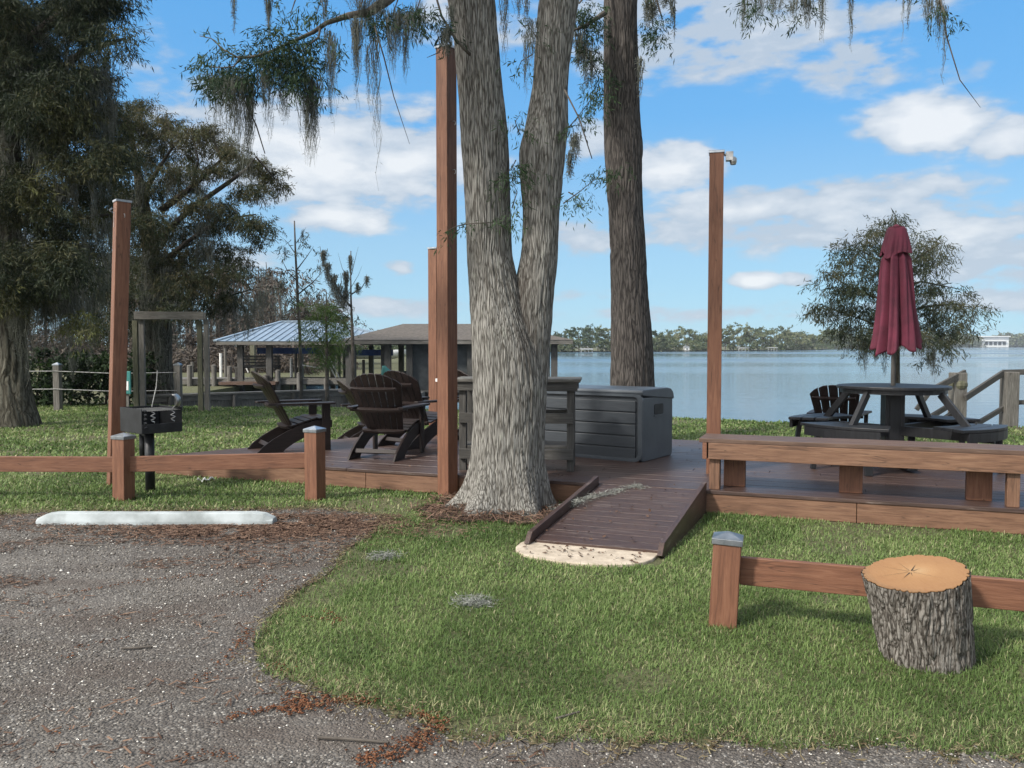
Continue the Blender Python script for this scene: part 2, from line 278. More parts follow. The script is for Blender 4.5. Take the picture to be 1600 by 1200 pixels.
M['soil'] = soilmat(); M['gravel'] = gravelmat(); M['mulch'] = mulchmat(); M['water'] = watermat()

# ---------------------------------------------------------------- object helpers
def tag(o, label=None, cat=None, group=None, kind=None):
    if label: o['label'] = label
    if cat: o['category'] = cat
    if group: o['group'] = group
    if kind: o['kind'] = kind
    return o
def empty(name, loc, rz=0, label=None, cat=None, group=None):
    o = bpy.data.objects.new(name, None); COL.objects.link(o); o.location = loc; o.rotation_euler = (0, 0, rz); o.empty_display_size = .1
    return tag(o, label, cat, group)
def link(name, me, mat, parent=None, loc=(0, 0, 0), rz=0, bevel=0, smooth=False):
    o = bpy.data.objects.new(name, me); COL.objects.link(o); o.location = loc; o.rotation_euler = (0, 0, rz)
    if mat is not None: me.materials.append(mat)
    if parent is not None: o.parent = parent
    if smooth: me.polygons.foreach_set('use_smooth', [True]*len(me.polygons))
    if bevel:
        b = o.modifiers.new('bevel', 'BEVEL'); b.width = bevel; b.segments = 2; b.limit_method = 'ANGLE'; b.angle_limit = rad(40)
    return o
class MB:
    def __init__(s): s.v = []; s.f = []
    def add(s, vs, fs): n = len(s.v); s.v += [tuple(v) for v in vs]; s.f += [tuple(i+n for i in f) for f in fs]; return s
    def box(s, c, d, rot=None):
        h = [x/2 for x in d]; vs = [Vector((sx*h[0], sy*h[1], sz*h[2])) for sx in (-1, 1) for sy in (-1, 1) for sz in (-1, 1)]
        if rot is not None: vs = [rot @ v for v in vs]
        vs = [v+Vector(c) for v in vs]
        return s.add(vs, [(0,1,3,2),(4,6,7,5),(0,4,5,1),(2,3,7,6),(0,2,6,4),(1,5,7,3)])
    def bar(s, a, b, w, h, up=(0, 0, 1)):
        a = Vector(a); b = Vector(b); d = (b-a); l = d.length; x = d.normalized(); y = Vector(up).cross(x)
        if y.length < 1e-4: y = Vector((0, 1, 0)).cross(x)
        y.normalize(); z = x.cross(y); R = Matrix((x, y, z)).transposed()
        return s.box((a+b)/2, (l, w, h), R)
    def prism(s, pts, vec):     # polygon of 3D points extruded along vec
        n = len(pts); vec = Vector(vec); a = [Vector(p) for p in pts]; b = [p+vec for p in a]
        return s.add(a+b, [tuple(range(n))[::-1], tuple(range(n, 2*n))]+[(i, (i+1) % n, n+(i+1) % n, n+i) for i in range(n)])
    def tube(s, path, rs, n=8, cap=True):
        path = [Vector(p) for p in path]
        if not hasattr(rs, '__len__'): rs = [rs]*len(path)
        base = len(s.v); prev = None
        for i, p in enumerate(path):
            t = (path[min(i+1, len(path)-1)]-path[max(i-1, 0)]).normalized()
            if prev is None: prev = t.orthogonal().normalized()
            x = (prev-t*prev.dot(t)); x = x.normalized() if x.length > 1e-5 else t.orthogonal().normalized(); prev = x; y = t.cross(x)
            for k in range(n):
                a = 2*math.pi*k/n; s.v.append(tuple(p+(x*math.cos(a)+y*math.sin(a))*rs[i]))
        for i in range(len(path)-1):
            for k in range(n):
                a = base+i*n+k; b = base+i*n+(k+1) % n; s.f.append((a, b, b+n, a+n))
        if cap:
            s.f.append(tuple(range(base+n-1, base-1, -1))); e = base+(len(path)-1)*n; s.f.append(tuple(range(e, e+n)))
        return s
    def lathe(s, prof, n=24, c=(0, 0, 0)):
        base = len(s.v)
        for (r, z) in prof:
            for k in range(n): a = 2*math.pi*k/n; s.v.append((c[0]+r*math.cos(a), c[1]+r*math.sin(a), c[2]+z))
        for i in range(len(prof)-1):
            for k in range(n): a = base+i*n+k; b = base+i*n+(k+1) % n; s.f.append((a, b, b+n, a+n))
        s.f.append(tuple(range(base+n-1, base-1, -1))); e = base+(len(prof)-1)*n; s.f.append(tuple(range(e, e+n))); return s
    def build(s, name, mat, parent=None, loc=(0, 0, 0), rz=0, bevel=0, smooth=False):
        me = bpy.data.meshes.new(name); me.from_pydata(s.v, [], s.f); me.update()
        import bmesh
        bm = bmesh.new(); bm.from_mesh(me); bmesh.ops.recalc_face_normals(bm, faces=bm.faces); bm.to_mesh(me); bm.free()
        return link(name, me, mat, parent, loc, rz, bevel, smooth)
def np_mesh(name, V, F, tint=None, smooth=False):
    """V (n,3); F (m,k) equal-sided faces or list of such arrays"""
    me = bpy.data.meshes.new(name); Fs = F if isinstance(F, list) else [F]
    me.vertices.add(len(V)); me.vertices.foreach_set('co', np.asarray(V, dtype=np.float32).ravel())
    nl = sum(f.size for f in Fs); npo = sum(len(f) for f in Fs)
    me.loops.add(nl); me.loops.foreach_set('vertex_index', np.concatenate([f.ravel() for f in Fs]).astype(np.int32))
    me.polygons.add(npo); tot = np.concatenate([np.full(len(f), f.shape[1]) for f in Fs]); st = np.concatenate([[0], np.cumsum(tot)[:-1]])
    me.polygons.foreach_set('loop_start', st.astype(np.int32))
    try: me.polygons.foreach_set('loop_total', tot.astype(np.int32))
    except Exception: pass
    if smooth: me.polygons.foreach_set('use_smooth', np.ones(npo, dtype=bool))
    me.update(calc_edges=True)
    if tint is not None:
        a = me.attributes.new('tint', 'FLOAT', 'FACE'); a.data.foreach_set('value', np.asarray(tint, dtype=np.float32))
    return me
def copy_tree(o, parent=None):
    c = o.copy(); COL.objects.link(c); c.parent = parent
    for ch in list(o.children): copy_tree(ch, c)
    return c
def vnoise(x, y, seed=0, px=None):
    """2D value noise, periodic in x when px given"""
    r = np.random.default_rng(seed); T = r.random((256, 256))
    xi = np.floor(x).astype(int); yi = np.floor(y).astype(int); fx = x-xi; fy = y-yi; fx = fx*fx*(3-2*fx); fy = fy*fy*(3-2*fy)
    m = px if px else 256; a = xi % m; b = (xi+1) % m; c = yi % 256; d = (yi+1) % 256
    return (T[a, c]*(1-fx)+T[b, c]*fx)*(1-fy)+(T[a, d]*(1-fx)+T[b, d]*fx)*fy

# ---------------------------------------------------------------- deck frame
DA = P(1105, 765, .2); TH = rad(-21)
ux = Vector((math.cos(TH), math.sin(TH), 0)); vx = Vector((-math.sin(TH), math.cos(TH), 0))
def UV(u, v, z=0.0): p = DA+ux*u+vx*v; return Vector((p.x, p.y, z))
def toUV(X, Y): dx = X-DA.x; dy = Y-DA.y; return dx*ux.x+dy*ux.y, dx*vx.x+dy*vx.y
DZ = .2

# ================================================================ SETTING
def poly_obj(name, pts, z, mat, kind='structure'):
    me = bpy.data.meshes.new(name); me.from_pydata([(p[0], p[1], z) for p in pts], [], [tuple(range(len(pts)))]); me.update()
    o = link(name, me, mat); tag(o, kind=kind); return o
shore = [(60, 6), (30, 10.5), (12, 13.9), tuple(P(1600, 668)[:2]), tuple(P(1240, 661)[:2]), tuple(P(1060, 653)[:2]), (0.5, 18.0), tuple(P(560, 637)[:2]), tuple(P(270, 636)[:2]), (-9.6, 21), (-10, 40), (-14, 52), (-70, 60)]
def smoothed(pts, n=6):
    out_ = []
    for i in range(len(pts)-1):
        a, b = pts[i], pts[i+1]
        for k in range(n): t = k/n; j = .07*math.sin(i*5+k*2.1); out_.append((a[0]*(1-t)+b[0]*t, a[1]*(1-t)+b[1]*t+j))
    out_.append(pts[-1]); return out_
shore = smoothed(shore)
poly_obj('lawn', [(-70, -30), (60, -30)]+shore, 0, M['soil'])
b = MB()
for i in range(len(shore)-1):
    a, c = shore[i], shore[i+1]
    b.add([(a[0], a[1], -.003), (c[0], c[1], -.003), (c[0]+.1, c[1]+.45, -1.2), (a[0]+.1, a[1]+.45, -1.2)], [(0, 1, 2, 3)])
tag(b.build('lake_bank', M['soil']), kind='structure')
WZ = -.62
poly_obj('lake', [(-1500, -50), (2500, -50), (2500, 3500), (-1500, 3500)], WZ, M['water'])

# gravel: outline read off the photo and laid on the ground
gpx = [(-400,812),(0,806),(60,802),(200,800),(430,797),(520,796),(590,806),(600,822),(560,850),(510,890),(470,925),(430,965),(398,1000),(400,1035),(450,1065),(520,1088),(600,1112),(650,1128),(700,1150),(800,1160),(900,1156),(1000,1166),(1120,1160),(1250,1172),(1380,1168),(1500,1182),(1650,1190),(1900,1200)]
gp = [P(x, y)[:2] for x, y in gpx]; gp = [(-9, gp[0][1])]+gp
gravel_poly = gp+[(8, -8), (-9, -8)]
_gp = np.array(gravel_poly)
def inpoly(X, Y, poly):
    r = np.zeros(len(X), bool); n = len(poly); j = n-1
    for i in range(n):
        xi, yi = poly[i]; xj, yj = poly[j]
        c = ((yi > Y) != (yj > Y)) & (X < (xj-xi)*(Y-yi)/(yj-yi+1e-12)+xi); r ^= c; j = i
    return r
ws_y = P(53, 821).y; ws_x = P(425, 821).x
gs = []
for i in range(len(gp)-1):
    for k in range(10):
        t = k/10; x = gp[i][0]*(1-t)+gp[i+1][0]*t; y = gp[i][1]*(1-t)+gp[i+1][1]*t
        gs.append((x+.03*math.sin(17*x+3*y)+.015*math.sin(71*x+y), y+.04*math.sin(23*x+9*y)+.02*math.sin(67*x+31*y)))
poly_obj('gravel', gs+[(8, -8), (-9, -8)], .004, M['gravel'])

# brown mulch bed round the trunk and by the wheel stop, irregular low sheets
def blob(cx, cy, rx, ry, rot, seed, n=60):
    r = []; 
    for k in range(n):
        a = 2*math.pi*k/n; w = 1+.13*math.sin(3*a+seed)+.09*math.sin(7*a+seed*2)+.05*math.sin(13*a+seed*3)
        x = rx*w*math.cos(a); y = ry*w*math.sin(a); r.append((cx+x*math.cos(rot)-y*math.sin(rot), cy+x*math.sin(rot)+y*math.cos(rot)))
    return r
TREE = (P(787, 800)[0]+.02, 7.40)
mb1 = blob(TREE[0]-.02, TREE[1]-.16, .80, .52, TH, 1.3); poly_obj('mulch_bed', mb1, .008, M['mulch'])
p_ = P(470, 812); mb2 = blob(p_[0], p_[1], .75, .50, 0, 2.1); 

# ---- scatter: grass, pebbles, needles, chips
def wedge(n_per, y0, y1, rng, kx=.66, pad=.8):
    A = (y1-y0)*((kx*y0+pad)+(kx*y1+pad)); n = int(A*n_per); Y = rng.uniform(y0, y1, int(n*1.3)); X = rng.uniform(-1, 1, len(Y))*(kx*y1+pad)
    k = np.abs(X) < kx*Y+pad; return X[k][:n], Y[k][:n]
shore_np = np.array([(-70, -30), (60, -30)]+shore)
def blades(X, Y, ln, wd, rng, lean=1.0, dry=.10):
    n = len(X); a = rng.uniform(0, 2*np.pi, n); l = ln*rng.uniform(.55, 1.35, n); k = np.clip(rng.normal(lean, .35, n), .1, 1.5)
    dx = np.cos(a); dy = np.sin(a); w = wd*rng.uniform(.7, 1.3, n); px = -dy*w/2; py = dx*w/2
    b1 = l*.5; mx_ = X+dx*b1*np.sin(k*.7); my = Y+dy*b1*np.sin(k*.7); mz = b1*np.cos(k*.7)
    tx = mx_+dx*b1*np.sin(k*1.35); ty = my+dy*b1*np.sin(k*1.35); tz = mz+b1*np.cos(np.minimum(k*1.35, 1.75))
    V = np.empty((n, 5, 3)); V[:, 0] = np.c_[X-px, Y-py, np.zeros(n)-.003]; V[:, 1] = np.c_[X+px, Y+py, np.zeros(n)-.003]
    V[:, 2] = np.c_[mx_+px*.85, my+py*.85, mz]; V[:, 3] = np.c_[mx_-px*.85, my-py*.85, mz]; V[:, 4] = np.c_[tx, ty, np.maximum(tz, .004)]
    patch = vnoise(X*1.1+40, Y*1.1+40, 3)*.6+vnoise(X*4+9, Y*4+5, 5)*.4
    t = np.clip(rng.normal(.36, .16, n)+(patch-.5)*.85, 0, .78); t = np.where(rng.random(n) < dry*(.3+2.6*np.clip(patch-.35, 0, 1)), rng.uniform(.8, 1, n), t)
    return V, t
GV = []; GT = []
deck_np = [UV(-6.15, -.03)[:2], UV(-5.04, 2.5)[:2], UV(-4.4, 3.8)[:2], UV(5.2, 3.8)[:2], UV(5.2, -.03)[:2]]
rampz = [UV(-1.09, -1.95)[:2], UV(-.05, -1.95)[:2], UV(0.02, 0)[:2], UV(-.96, 0)[:2]]
slab_pts = [UV(-1.08, -1.62)[:2]]+[UV(-.60-.50*math.cos(math.pi*k/16), -1.68-.42*math.sin(math.pi*k/16)**.7)[:2] for k in range(17)]+[UV(-.10, -1.62)[:2]]
for (y0, y1, den, ln, wd) in [(2.5, 3.6, 16000, .036, .0030), (3.6, 5.0, 13000, .035, .0036), (5.0, 7.2, 7500, .036, .0052), (7.2, 10.5, 2600, .040, .010), (10.5, 20.5, 650, .05, .022)]:
    X, Y = wedge(den, y0, y1, RNG)
    edge = (vnoise(X*7, Y*7, 21)-.5)*.10
    keep = ~inpoly(X+edge, Y+edge*.8, gravel_poly) & ~inpoly(X, Y, deck_np) & ~inpoly(X, Y, slab_pts) & ~inpoly(X, Y, rampz) & inpoly(X, Y-.05, [tuple(q) for q in shore_np])
    m1 = inpoly(X+edge*.6, Y+edge*.6, mb1) | inpoly(X+edge, Y+edge, mb2); keep &= ~(m1 & (RNG.random(len(X)) > .08))
    # thin out where the lawn is worn, near the drive
    worn = vnoise(X*1.7+11, Y*1.7+3, 31); near = inpoly(X, Y-.28, gravel_poly); keep &= ~(near & (RNG.random(len(X)) < .12)) & ~((worn > .76) & (RNG.random(len(X)) < .7))
    X = X[keep]; Y = Y[keep]; nr = inpoly(X, Y-.30, gravel_poly)
    lnv = np.where(nr, ln*1.0, ln*(.8+.5*vnoise(X*2.2, Y*2.2, 8)))
    V, t = blades(X, Y, lnv, wd, RNG); t = np.where(nr & (RNG.random(len(X)) < .20), RNG.uniform(.75, 1, len(X)), t)
    GV.append(V); GT.append(t)
V = np.concatenate(GV); T = np.concatenate(GT); n = len(V); base = (np.arange(n)*5)[:, None]
Fq = base+np.array([[0, 1, 2, 3]]); Ft = base+np.array([[3, 2, 4]])
me = np_mesh('lawn_grass', V.reshape(-1, 3), [Fq, Ft], np.concatenate([T, T])); tag(link('lawn_grass', me, M['grass']), 'short green lawn grass with dry blades, growing over the whole yard', 'grass', kind='stuff')
print('blades', n)

OCT = np.array([[1,0,0],[-1,0,0],[0,1,0],[0,-1,0],[0,0,1],[0,0,-1]], float); OF = np.array([[0,2,4],[2,1,4],[1,3,4],[3,0,4],[2,0,5],[1,2,5],[3,1,5],[0,3,5]])
def stones(name, X, Y, size, flat, rng, mat, tint, z=.004):
    n = len(X); s = size*rng.uniform(.45, 1.5, n); V = OCT[None]*(1+rng.uniform(-.35, .35, (n, 6, 1)))
    a = rng.uniform(0, 6.283, n); ca, sa = np.cos(a), np.sin(a); ex = rng.uniform(.6, 1.6, n)
    x = V[:, :, 0]*s[:, None]*ex[:, None]; y = V[:, :, 1]*s[:, None]; zz = V[:, :, 2]*s[:, None]*flat+rng.uniform(-.2, .2, (n, 1))*x
    R_ = np.stack([x*ca[:, None]-y*sa[:, None]+X[:, None], x*sa[:, None]+y*ca[:, None]+Y[:, None], zz+z+s[:, None]*flat*.3], 2)
    F = (np.arange(n)*6)[:, None, None]+OF[None]
    return link(name, np_mesh(name, R_.reshape(-1, 3), F.reshape(-1, 3), np.repeat(tint, 8)), mat)
X = []; Y = []; SZ = []
for (y0, y1, den, s) in [(2.5, 3.6, 7000, .0042), (3.6, 5, 4200, .005), (5, 7.4, 1800, .0068)]:
    x, y = wedge(den, y0, y1, RNG, .66, .4); k = inpoly(x, y-np.abs(RNG.normal(0, .05, len(x))), gravel_poly); dens = vnoise(x*1.6, y*2.6, 44)*.6+vnoise(x*6, y*6, 45)*.4; k &= RNG.random(len(x)) < np.clip(.15+1.5*(dens-.25), .1, 1)
    X.append(x[k]); Y.append(y[k]); SZ.append(np.full(k.sum(), s))
X = np.concatenate(X); Y = np.concatenate(Y); SZ = np.concatenate(SZ); ti = np.clip(RNG.beta(1.6, 3.2, len(X)), 0, 1)
ti = np.where(RNG.random(len(X)) < .03, 1, ti)
tag(stones('gravel_stones', X, Y, SZ, .55, RNG, M['pebble'], ti), 'loose grey and white shell gravel on the parking area', 'gravel', kind='stuff'); print('stones', len(X))

def sticks(X, Y, ln, wd, rng, z0=.006, zr=.012):
    n = len(X); a = rng.uniform(0, 6.283, n); l = ln*rng.uniform(.4, 1.5, n); dx = np.cos(a)*l/2; dy = np.sin(a)*l/2; px = -np.sin(a)*wd/2; py = np.cos(a)*wd/2
    z = z0+rng.uniform(0, zr, n); dz = rng.uniform(-.4, .4, n)*zr
    V = np.empty((n, 4, 3)); V[:, 0] = np.c_[X-dx-px, Y-dy-py, z-dz]; V[:, 1] = np.c_[X+dx-px, Y+dy-py, z+dz]; V[:, 2] = np.c_[X+dx+px, Y+dy+py, z+dz+.002]; V[:, 3] = np.c_[X-dx+px, Y-dy+py, z-dz+.002]
    return V
def stick_obj(name, V, mat, tint=None):
    n = len(V); F = (np.arange(n)*4)[:, None]+np.array([[0, 1, 2, 3]]); return link(name, np_mesh(name, V.reshape(-1, 3), F, RNG.random(n) if tint is None else tint), mat)
def in_blob_pts(poly, n):
    a = np.array(poly); x = RNG.uniform(a[:, 0].min(), a[:, 0].max(), n); y = RNG.uniform(a[:, 1].min(), a[:, 1].max(), n); k = inpoly(x, y, poly); return x[k], y[k]
x, y = in_blob_pts([(TREE[0]+(q[0]-TREE[0])*1.1, TREE[1]+(q[1]-TREE[1])*1.1) for q in mb1], 3200)
tag(stick_obj('needle_litter', sticks(x, y, .10, .007, RNG, .01, .045), M['needles']), 'brown needles and bark litter around the foot of the forked trunk', 'litter', kind='stuff')
nn_ = 15000; pc = P(455, 822); x = pc.x+RNG.normal(0, .62, nn_)-.15; y = pc.y+RNG.normal(0, .26, nn_); k = (y < pc.y+.42) & (vnoise(x*5, y*5, 61)+.3*RNG.random(nn_) > .38) & ~((y > ws_y-.03) & (y < ws_y+.17) & (x < ws_x+.02))
# needles scattered over the drive, thick by the wheel stop
xa, ya = wedge(900, 4.9, 7.3, RNG); dn = vnoise(xa*1.3+3, ya*2.4, 51); kk = inpoly(xa, ya, gravel_poly) & (dn+.25*(ya-5.6) > .58) & (xa < -.9)
xb, yb = wedge(260, 2.6, 5.2, RNG); db = vnoise(xb*1.5+3, yb*3.2, 52); kb = inpoly(xb, yb, gravel_poly) & (db > .66)
x = np.concatenate([x[k], xa[kk], xb[kb]]); y = np.concatenate([y[k], ya[kk], yb[kb]])
tag(stick_obj('needle_litter', sticks(x, y, .045, .006, RNG), M['needles']), 'thin brown needle litter drifted over the gravel near the wheel stop', 'litter', kind='stuff')
bx_, by_ = [], []
for i in range(2, len(gs)-12):
    a, c = gs[i], gs[i+1]; L__ = math.hypot(c[0]-a[0], c[1]-a[1]); k = int(L__*420*(.3+1.4*vnoise(np.array([a[0]*2.0+60]), np.array([a[1]*2.0+60]), 91)[0])); t_ = RNG.random(k); w_ = RNG.normal(0, .055, k)
    bx_.append(a[0]+(c[0]-a[0])*t_+w_*.7); by_.append(a[1]+(c[1]-a[1])*t_+w_)
bx_ = np.concatenate(bx_); by_ = np.concatenate(by_); kk = (np.abs(bx_) < .66*by_+.5) & (by_ > 2.4); bx_ = bx_[kk]; by_ = by_[kk]
tag(stick_obj('edge_litter', sticks(bx_, by_, .024, .0032, RNG, .005, .02), M['edge_litter']), 'ragged line of dry grass clippings and litter where lawn meets gravel', 'litter', kind='stuff')
# orange wood chips washed into trails
def trail(pts, width, n):
    X = []; Y = []
    for i in range(len(pts)-1):
        a, c = P(*pts[i]), P(*pts[i+1]); w = width[i]; L_ = (c-a).length; k = int(n*L_*w*8)
        t = RNG.random(k); ww = RNG.normal(0, w*.40, k); d = (c-a).normalized(); X.append(a.x+(c.x-a.x)*t-d.y*ww+RNG.normal(0, .008, k)); Y.append(a.y+(c.y-a.y)*t+d.x*ww)
    return np.concatenate(X), np.concatenate(Y)
tx, ty = [], []
for pts, w, n_ in [([(335,1135),(380,1118),(440,1108),(480,1108),(520,1095),(590,1098)], [.025,.04,.07,.10,.05], 1500),
                   ([(645,1115),(680,1125),(675,1150),(630,1175),(560,1196)], [.05,.08,.09,.10], 1500),
                   ([(470,1085),(455,1100),(470,1118)], [.08,.08], 1100),
                   ([(395,985),(370,1015),(340,1050),(300,1070)], [.05,.05,.05], 450),
                   ([(340,900),(270,905),(190,915),(110,930)], [.07,.07,.05], 260),
                   ([(430,900),(400,930),(340,935)], [.08,.08], 200),
                   ([(480,965),(530,975),(505,955)], [.05,.05], 500),([(80,1150),(110,1140)], [.05], 300),([(280,1192),(330,1180),(370,1192)], [.05,.05], 500),
                   ([(200,1000),(140,1010),(90,1035)], [.08,.07], 160),([(430,1040),(450,1055)],[.06],500)]:
    a, c = trail(pts, w, n_); tx.append(a); ty.append(c)
x = np.concatenate(tx); y = np.concatenate(ty); n = len(x)
tag(stones('wood_chips', x, y, np.full(n, .0055), .5, RNG, M['chips'], RNG.random(n), .012), 'orange brown wood chips washed into trails along the gravel edge', 'wood chips', kind='stuff'); print('chips', n)

# ================================================================ DECK, RAMP, SLAB, BENCH
def left_u(v):
    pts = [(0, -6.15), (2.5, -5.04), (3.8, -4.4)]
    for (a, ua), (c, uc) in zip(pts, pts[1:]):
        if a <= v <= c: return ua+(uc-ua)*(v-a)/(c-a)
    return pts[-1][1]
deck = empty('wooden_deck', UV(0, 0, 0), TH, 'low red brown stained timber deck carrying the lounge chairs, bench and table', 'deck')
b = MB(); v = -.03; bw = .138
while v < 3.8:
    v1 = min(v+bw, 3.8); lu = left_u(max(v, 0)); lu2 = left_u(min(v1, 3.8)); u0 = lu; 
    joints = sorted([lu]+[random.uniform(lu+1, 5)+0 for _ in range(2)]+[5.2])
    for i in range(3):
        a0 = joints[i]+(.002 if i else 0); a1 = joints[i+1]-.002; a0b = lu2 if i == 0 else a0; dz = random.uniform(-.0015, .0015)
        if a1-a0 < .1: continue
        z0, z1 = DZ-.03, DZ+dz
        b.add([(a0, v, z0), (a1, v, z0), (a1, v1-.005, z0), (a0b, v1-.005, z0), (a0, v, z1), (a1, v, z1), (a1, v1-.005, z1), (a0b, v1-.005, z1)], [(3,2,1,0),(4,5,6,7),(0,1,5,4),(1,2,6,5),(2,3,7,6),(3,0,4,7)])
    v += bw
b.build('deck_boards', wood('deck', 'x'), deck, bevel=.003)
b = MB()
for (a0, a1) in ((-6.13, -3.4), (-3.395, -.97), (-.965, 1.2), (1.205, 5.2)): b.box(((a0+a1)/2, -.002, .087), (a1-a0, .036, .166))
b.build('front_fascia', wood('cedar_pale', 'x'), deck, bevel=.003)
b = MB(); b.bar((-6.13, .05, .087), (-5.02, 2.5, .087), .036, .166); b.bar((-5.02, 2.5, .087), (-4.38, 3.8, .087), .036, .166); b.box((.4, 3.78, .087), (9.55, .036, .166)); b.build('side_fascia', wood('cedar', 'x'), deck)
b = MB(); b.box((-.4, 1.9, .03), (9, 3.5, .05)); b.build('deck_shadow_base', M['darktwig'], deck).name = 'deck_shadow_sheet'  # one dark sheet below the boards, puts shade into the gaps by colour

ramp_o = empty('wooden_ramp', UV(-.5, 0, 0), TH, 'short red brown timber ramp with raised side curbs leading up to the deck', 'ramp')
b = MB(); n = 12; L_ = 1.62
for i in range(n):
    t0 = i/n; t1 = (i+1)/n; y0 = -L_*t0-.035; y1 = -L_*t1+.004-.035; z0 = DZ-.005-(DZ-.045)*t0; z1 = DZ-.005-(DZ-.045)*t1; x0 = -.455-.055*t0; x1 = .455-.055*t0+.0
    b.add([(x0, y1, z1-.03), (x1, y1, z1-.03), (x1, y0, z0-.03), (x0, y0, z0-.03), (x0, y1, z1), (x1, y1, z1), (x1, y0, z0), (x0, y0, z0)], [(3,2,1,0),(4,5,6,7),(0,1,5,4),(1,2,6,5),(2,3,7,6),(3,0,4,7)])
b.build('ramp_boards', wood('deck', 'x'), ramp_o, bevel=.003)
for sx in (-1, 1):
    xa = sx*.48; xb = sx*.48-.055
    pr = [(xa, .02-.05, DZ+.07), (xb, -1.62-.05, .10), (xb, -1.70-.05, .03), (xb, -1.62-.05, -.01), (xa, -.035, .01)]
    b = MB(); b.prism([(p[0]-.019, p[1], p[2]) for p in pr], (.038, 0, 0)); b.build('curb', wood('deck', 'y'), ramp_o, bevel=.003)
b = MB(); b.prism([(p[0], p[1], -.03) for p in slab_pts], (0, 0, .05)); o = b.build('concrete_pad', M['slab'], bevel=.006)
tag(o, 'pale rounded concrete pad at the foot of the ramp', 'concrete pad')

bench = empty('long_bench', UV(0, 0, DZ), TH, 'long cedar coloured bench built along the front edge of the deck', 'bench')
b = MB()
for k in range(3): b.box((2.45, .07+k*.142, .428), (5.05, .138, .036))
b.build('seat', wood('bench', 'x'), bench, bevel=.004)
b = MB(); b.box((2.47, .018, .338), (4.93, .038, .142)); b.build('front_apron', wood('cedar_pale', 'x'), bench, bevel=.004)
b = MB(); b.box((2.45, .39, .338), (4.93, .038, .142)); b.build('rear_apron', wood('cedar', 'x'), bench, bevel=.004)
b = MB(); b.box((-.025, .2, .338), (.038, .42, .142)); b.build('end_apron', wood('cedar', 'y'), bench, bevel=.004)
for u in (.055, 2.32, 4.6): b = MB(); b.box((u, .083, .205), (.088, .088, .41)); b.build('leg', wood('cedar_pale', 'z'), bench, bevel=.004)
for u in (.20, 1.16, 2.12, 3.1, 4.1): b = MB(); b.box((u, .30, .205), (.185, .08, .41)); b.build('plank_support', wood('cedar', 'z'), bench, bevel=.004)

# ================================================================ POSTS
def post_mesh(w, h): return MB().box((0, 0, h/2-.02), (w, w, h+.04))
def cap_mesh(w, h=.045, lip=.03):
    a = w/2+.007; b = MB(); b.box((0, 0, -lip/2), (2*a, 2*a, lip)); b.add([(-a, -a, .001), (a, -a, .001), (a, a, .001), (-a, a, .001), (0, 0, h)], [(0,1,4),(1,2,4),(2,3,4),(3,0,4),(3,2,1,0)]); return b
def tall_post(loc, h, rot, lean, label, w=.14, cap_h=.012, kinds='cedar'):
    t = empty('tall_post', loc, 0, label, 'post', 'tall light posts around the deck'); t.rotation_euler = (lean[1], lean[0], rot)
    post_mesh(w, h).build('post_shaft', wood(kinds, 'z'), t, bevel=.006)
    c = cap_mesh(w, cap_h, .022).build('cap', M['cap'], t, (0, 0, h+.004), bevel=.002)
    return t
def hook(parent, loc, d=(0, -1)):
    b = MB(); x, y = d; b.tube([(0, 0, 0), (x*.03, y*.03, .0), (x*.045, y*.045, -.012), (x*.045, y*.045, -.03), (x*.03, y*.03, -.04)], .0035, 6); return b.build('hook', M['steel'], parent, loc)
p = P(180, 757); t = tall_post((p.x, p.y, 0), 2.94, rad(-52), (0, 0), 'short leaning reddish post behind the charcoal grill')
t.rotation_euler = Matrix.Rotation(rad(3.0), 3, 'Y').to_euler(); t.rotation_euler = (Matrix.Rotation(rad(2.7), 3, 'Y') @ Matrix.Rotation(rad(-52), 3, 'Z')).to_euler()
hook(t, (.0, -.07, 2.85)); hook(t, (.07, .0, 2.80), (1, 0))
b = MB(); b.tube([(.0, -.074, 2.82), (.0, -.078, 2.74), (.003, -.076, 2.66)], .003, 6); b.build('hanging_chain', M['steel'], t)
p = P(699, 777); t = tall_post((p.x, p.y+.05, 0), 4.25, rad(-38), (0, 0), 'tallest reddish post, just left of the forked tree trunk'); t.rotation_euler = (0, 0, rad(-38))
b = MB(); b.box((-.082, -.045, 1.12), (.03, .035, .03)); b.build('bracket', M['white'], t)
hook(t, (.071, .0, 3.55), (1, 0)); hook(t, (.071, 0, 3.1), (1, 0))
t = tall_post((Q(680, 500, 11.6).x, 11.6, DZ), 2.6, rad(-30), (0, 0), 'far reddish post half hidden behind the tallest post')
p = Q(1117, 500, 8.15); t = tall_post((p.x, 8.15, DZ), 3.12, rad(-14), (0, 0), 'slim reddish post at the bench end with a small floodlight on top', w=.135)
b = MB(); b.box((.12, -.01, 3.07), (.07, .075, .085)); b.tube([(.07, 0, 3.09), (.13, 0, 3.09)], .014, 8); b.lathe([(.026, 0), (.034, .03), (.034, .06), (.02, .075)], 12, (.155, -.01, 2.99)); b.build('floodlight', M['steel'], t, bevel=.003)

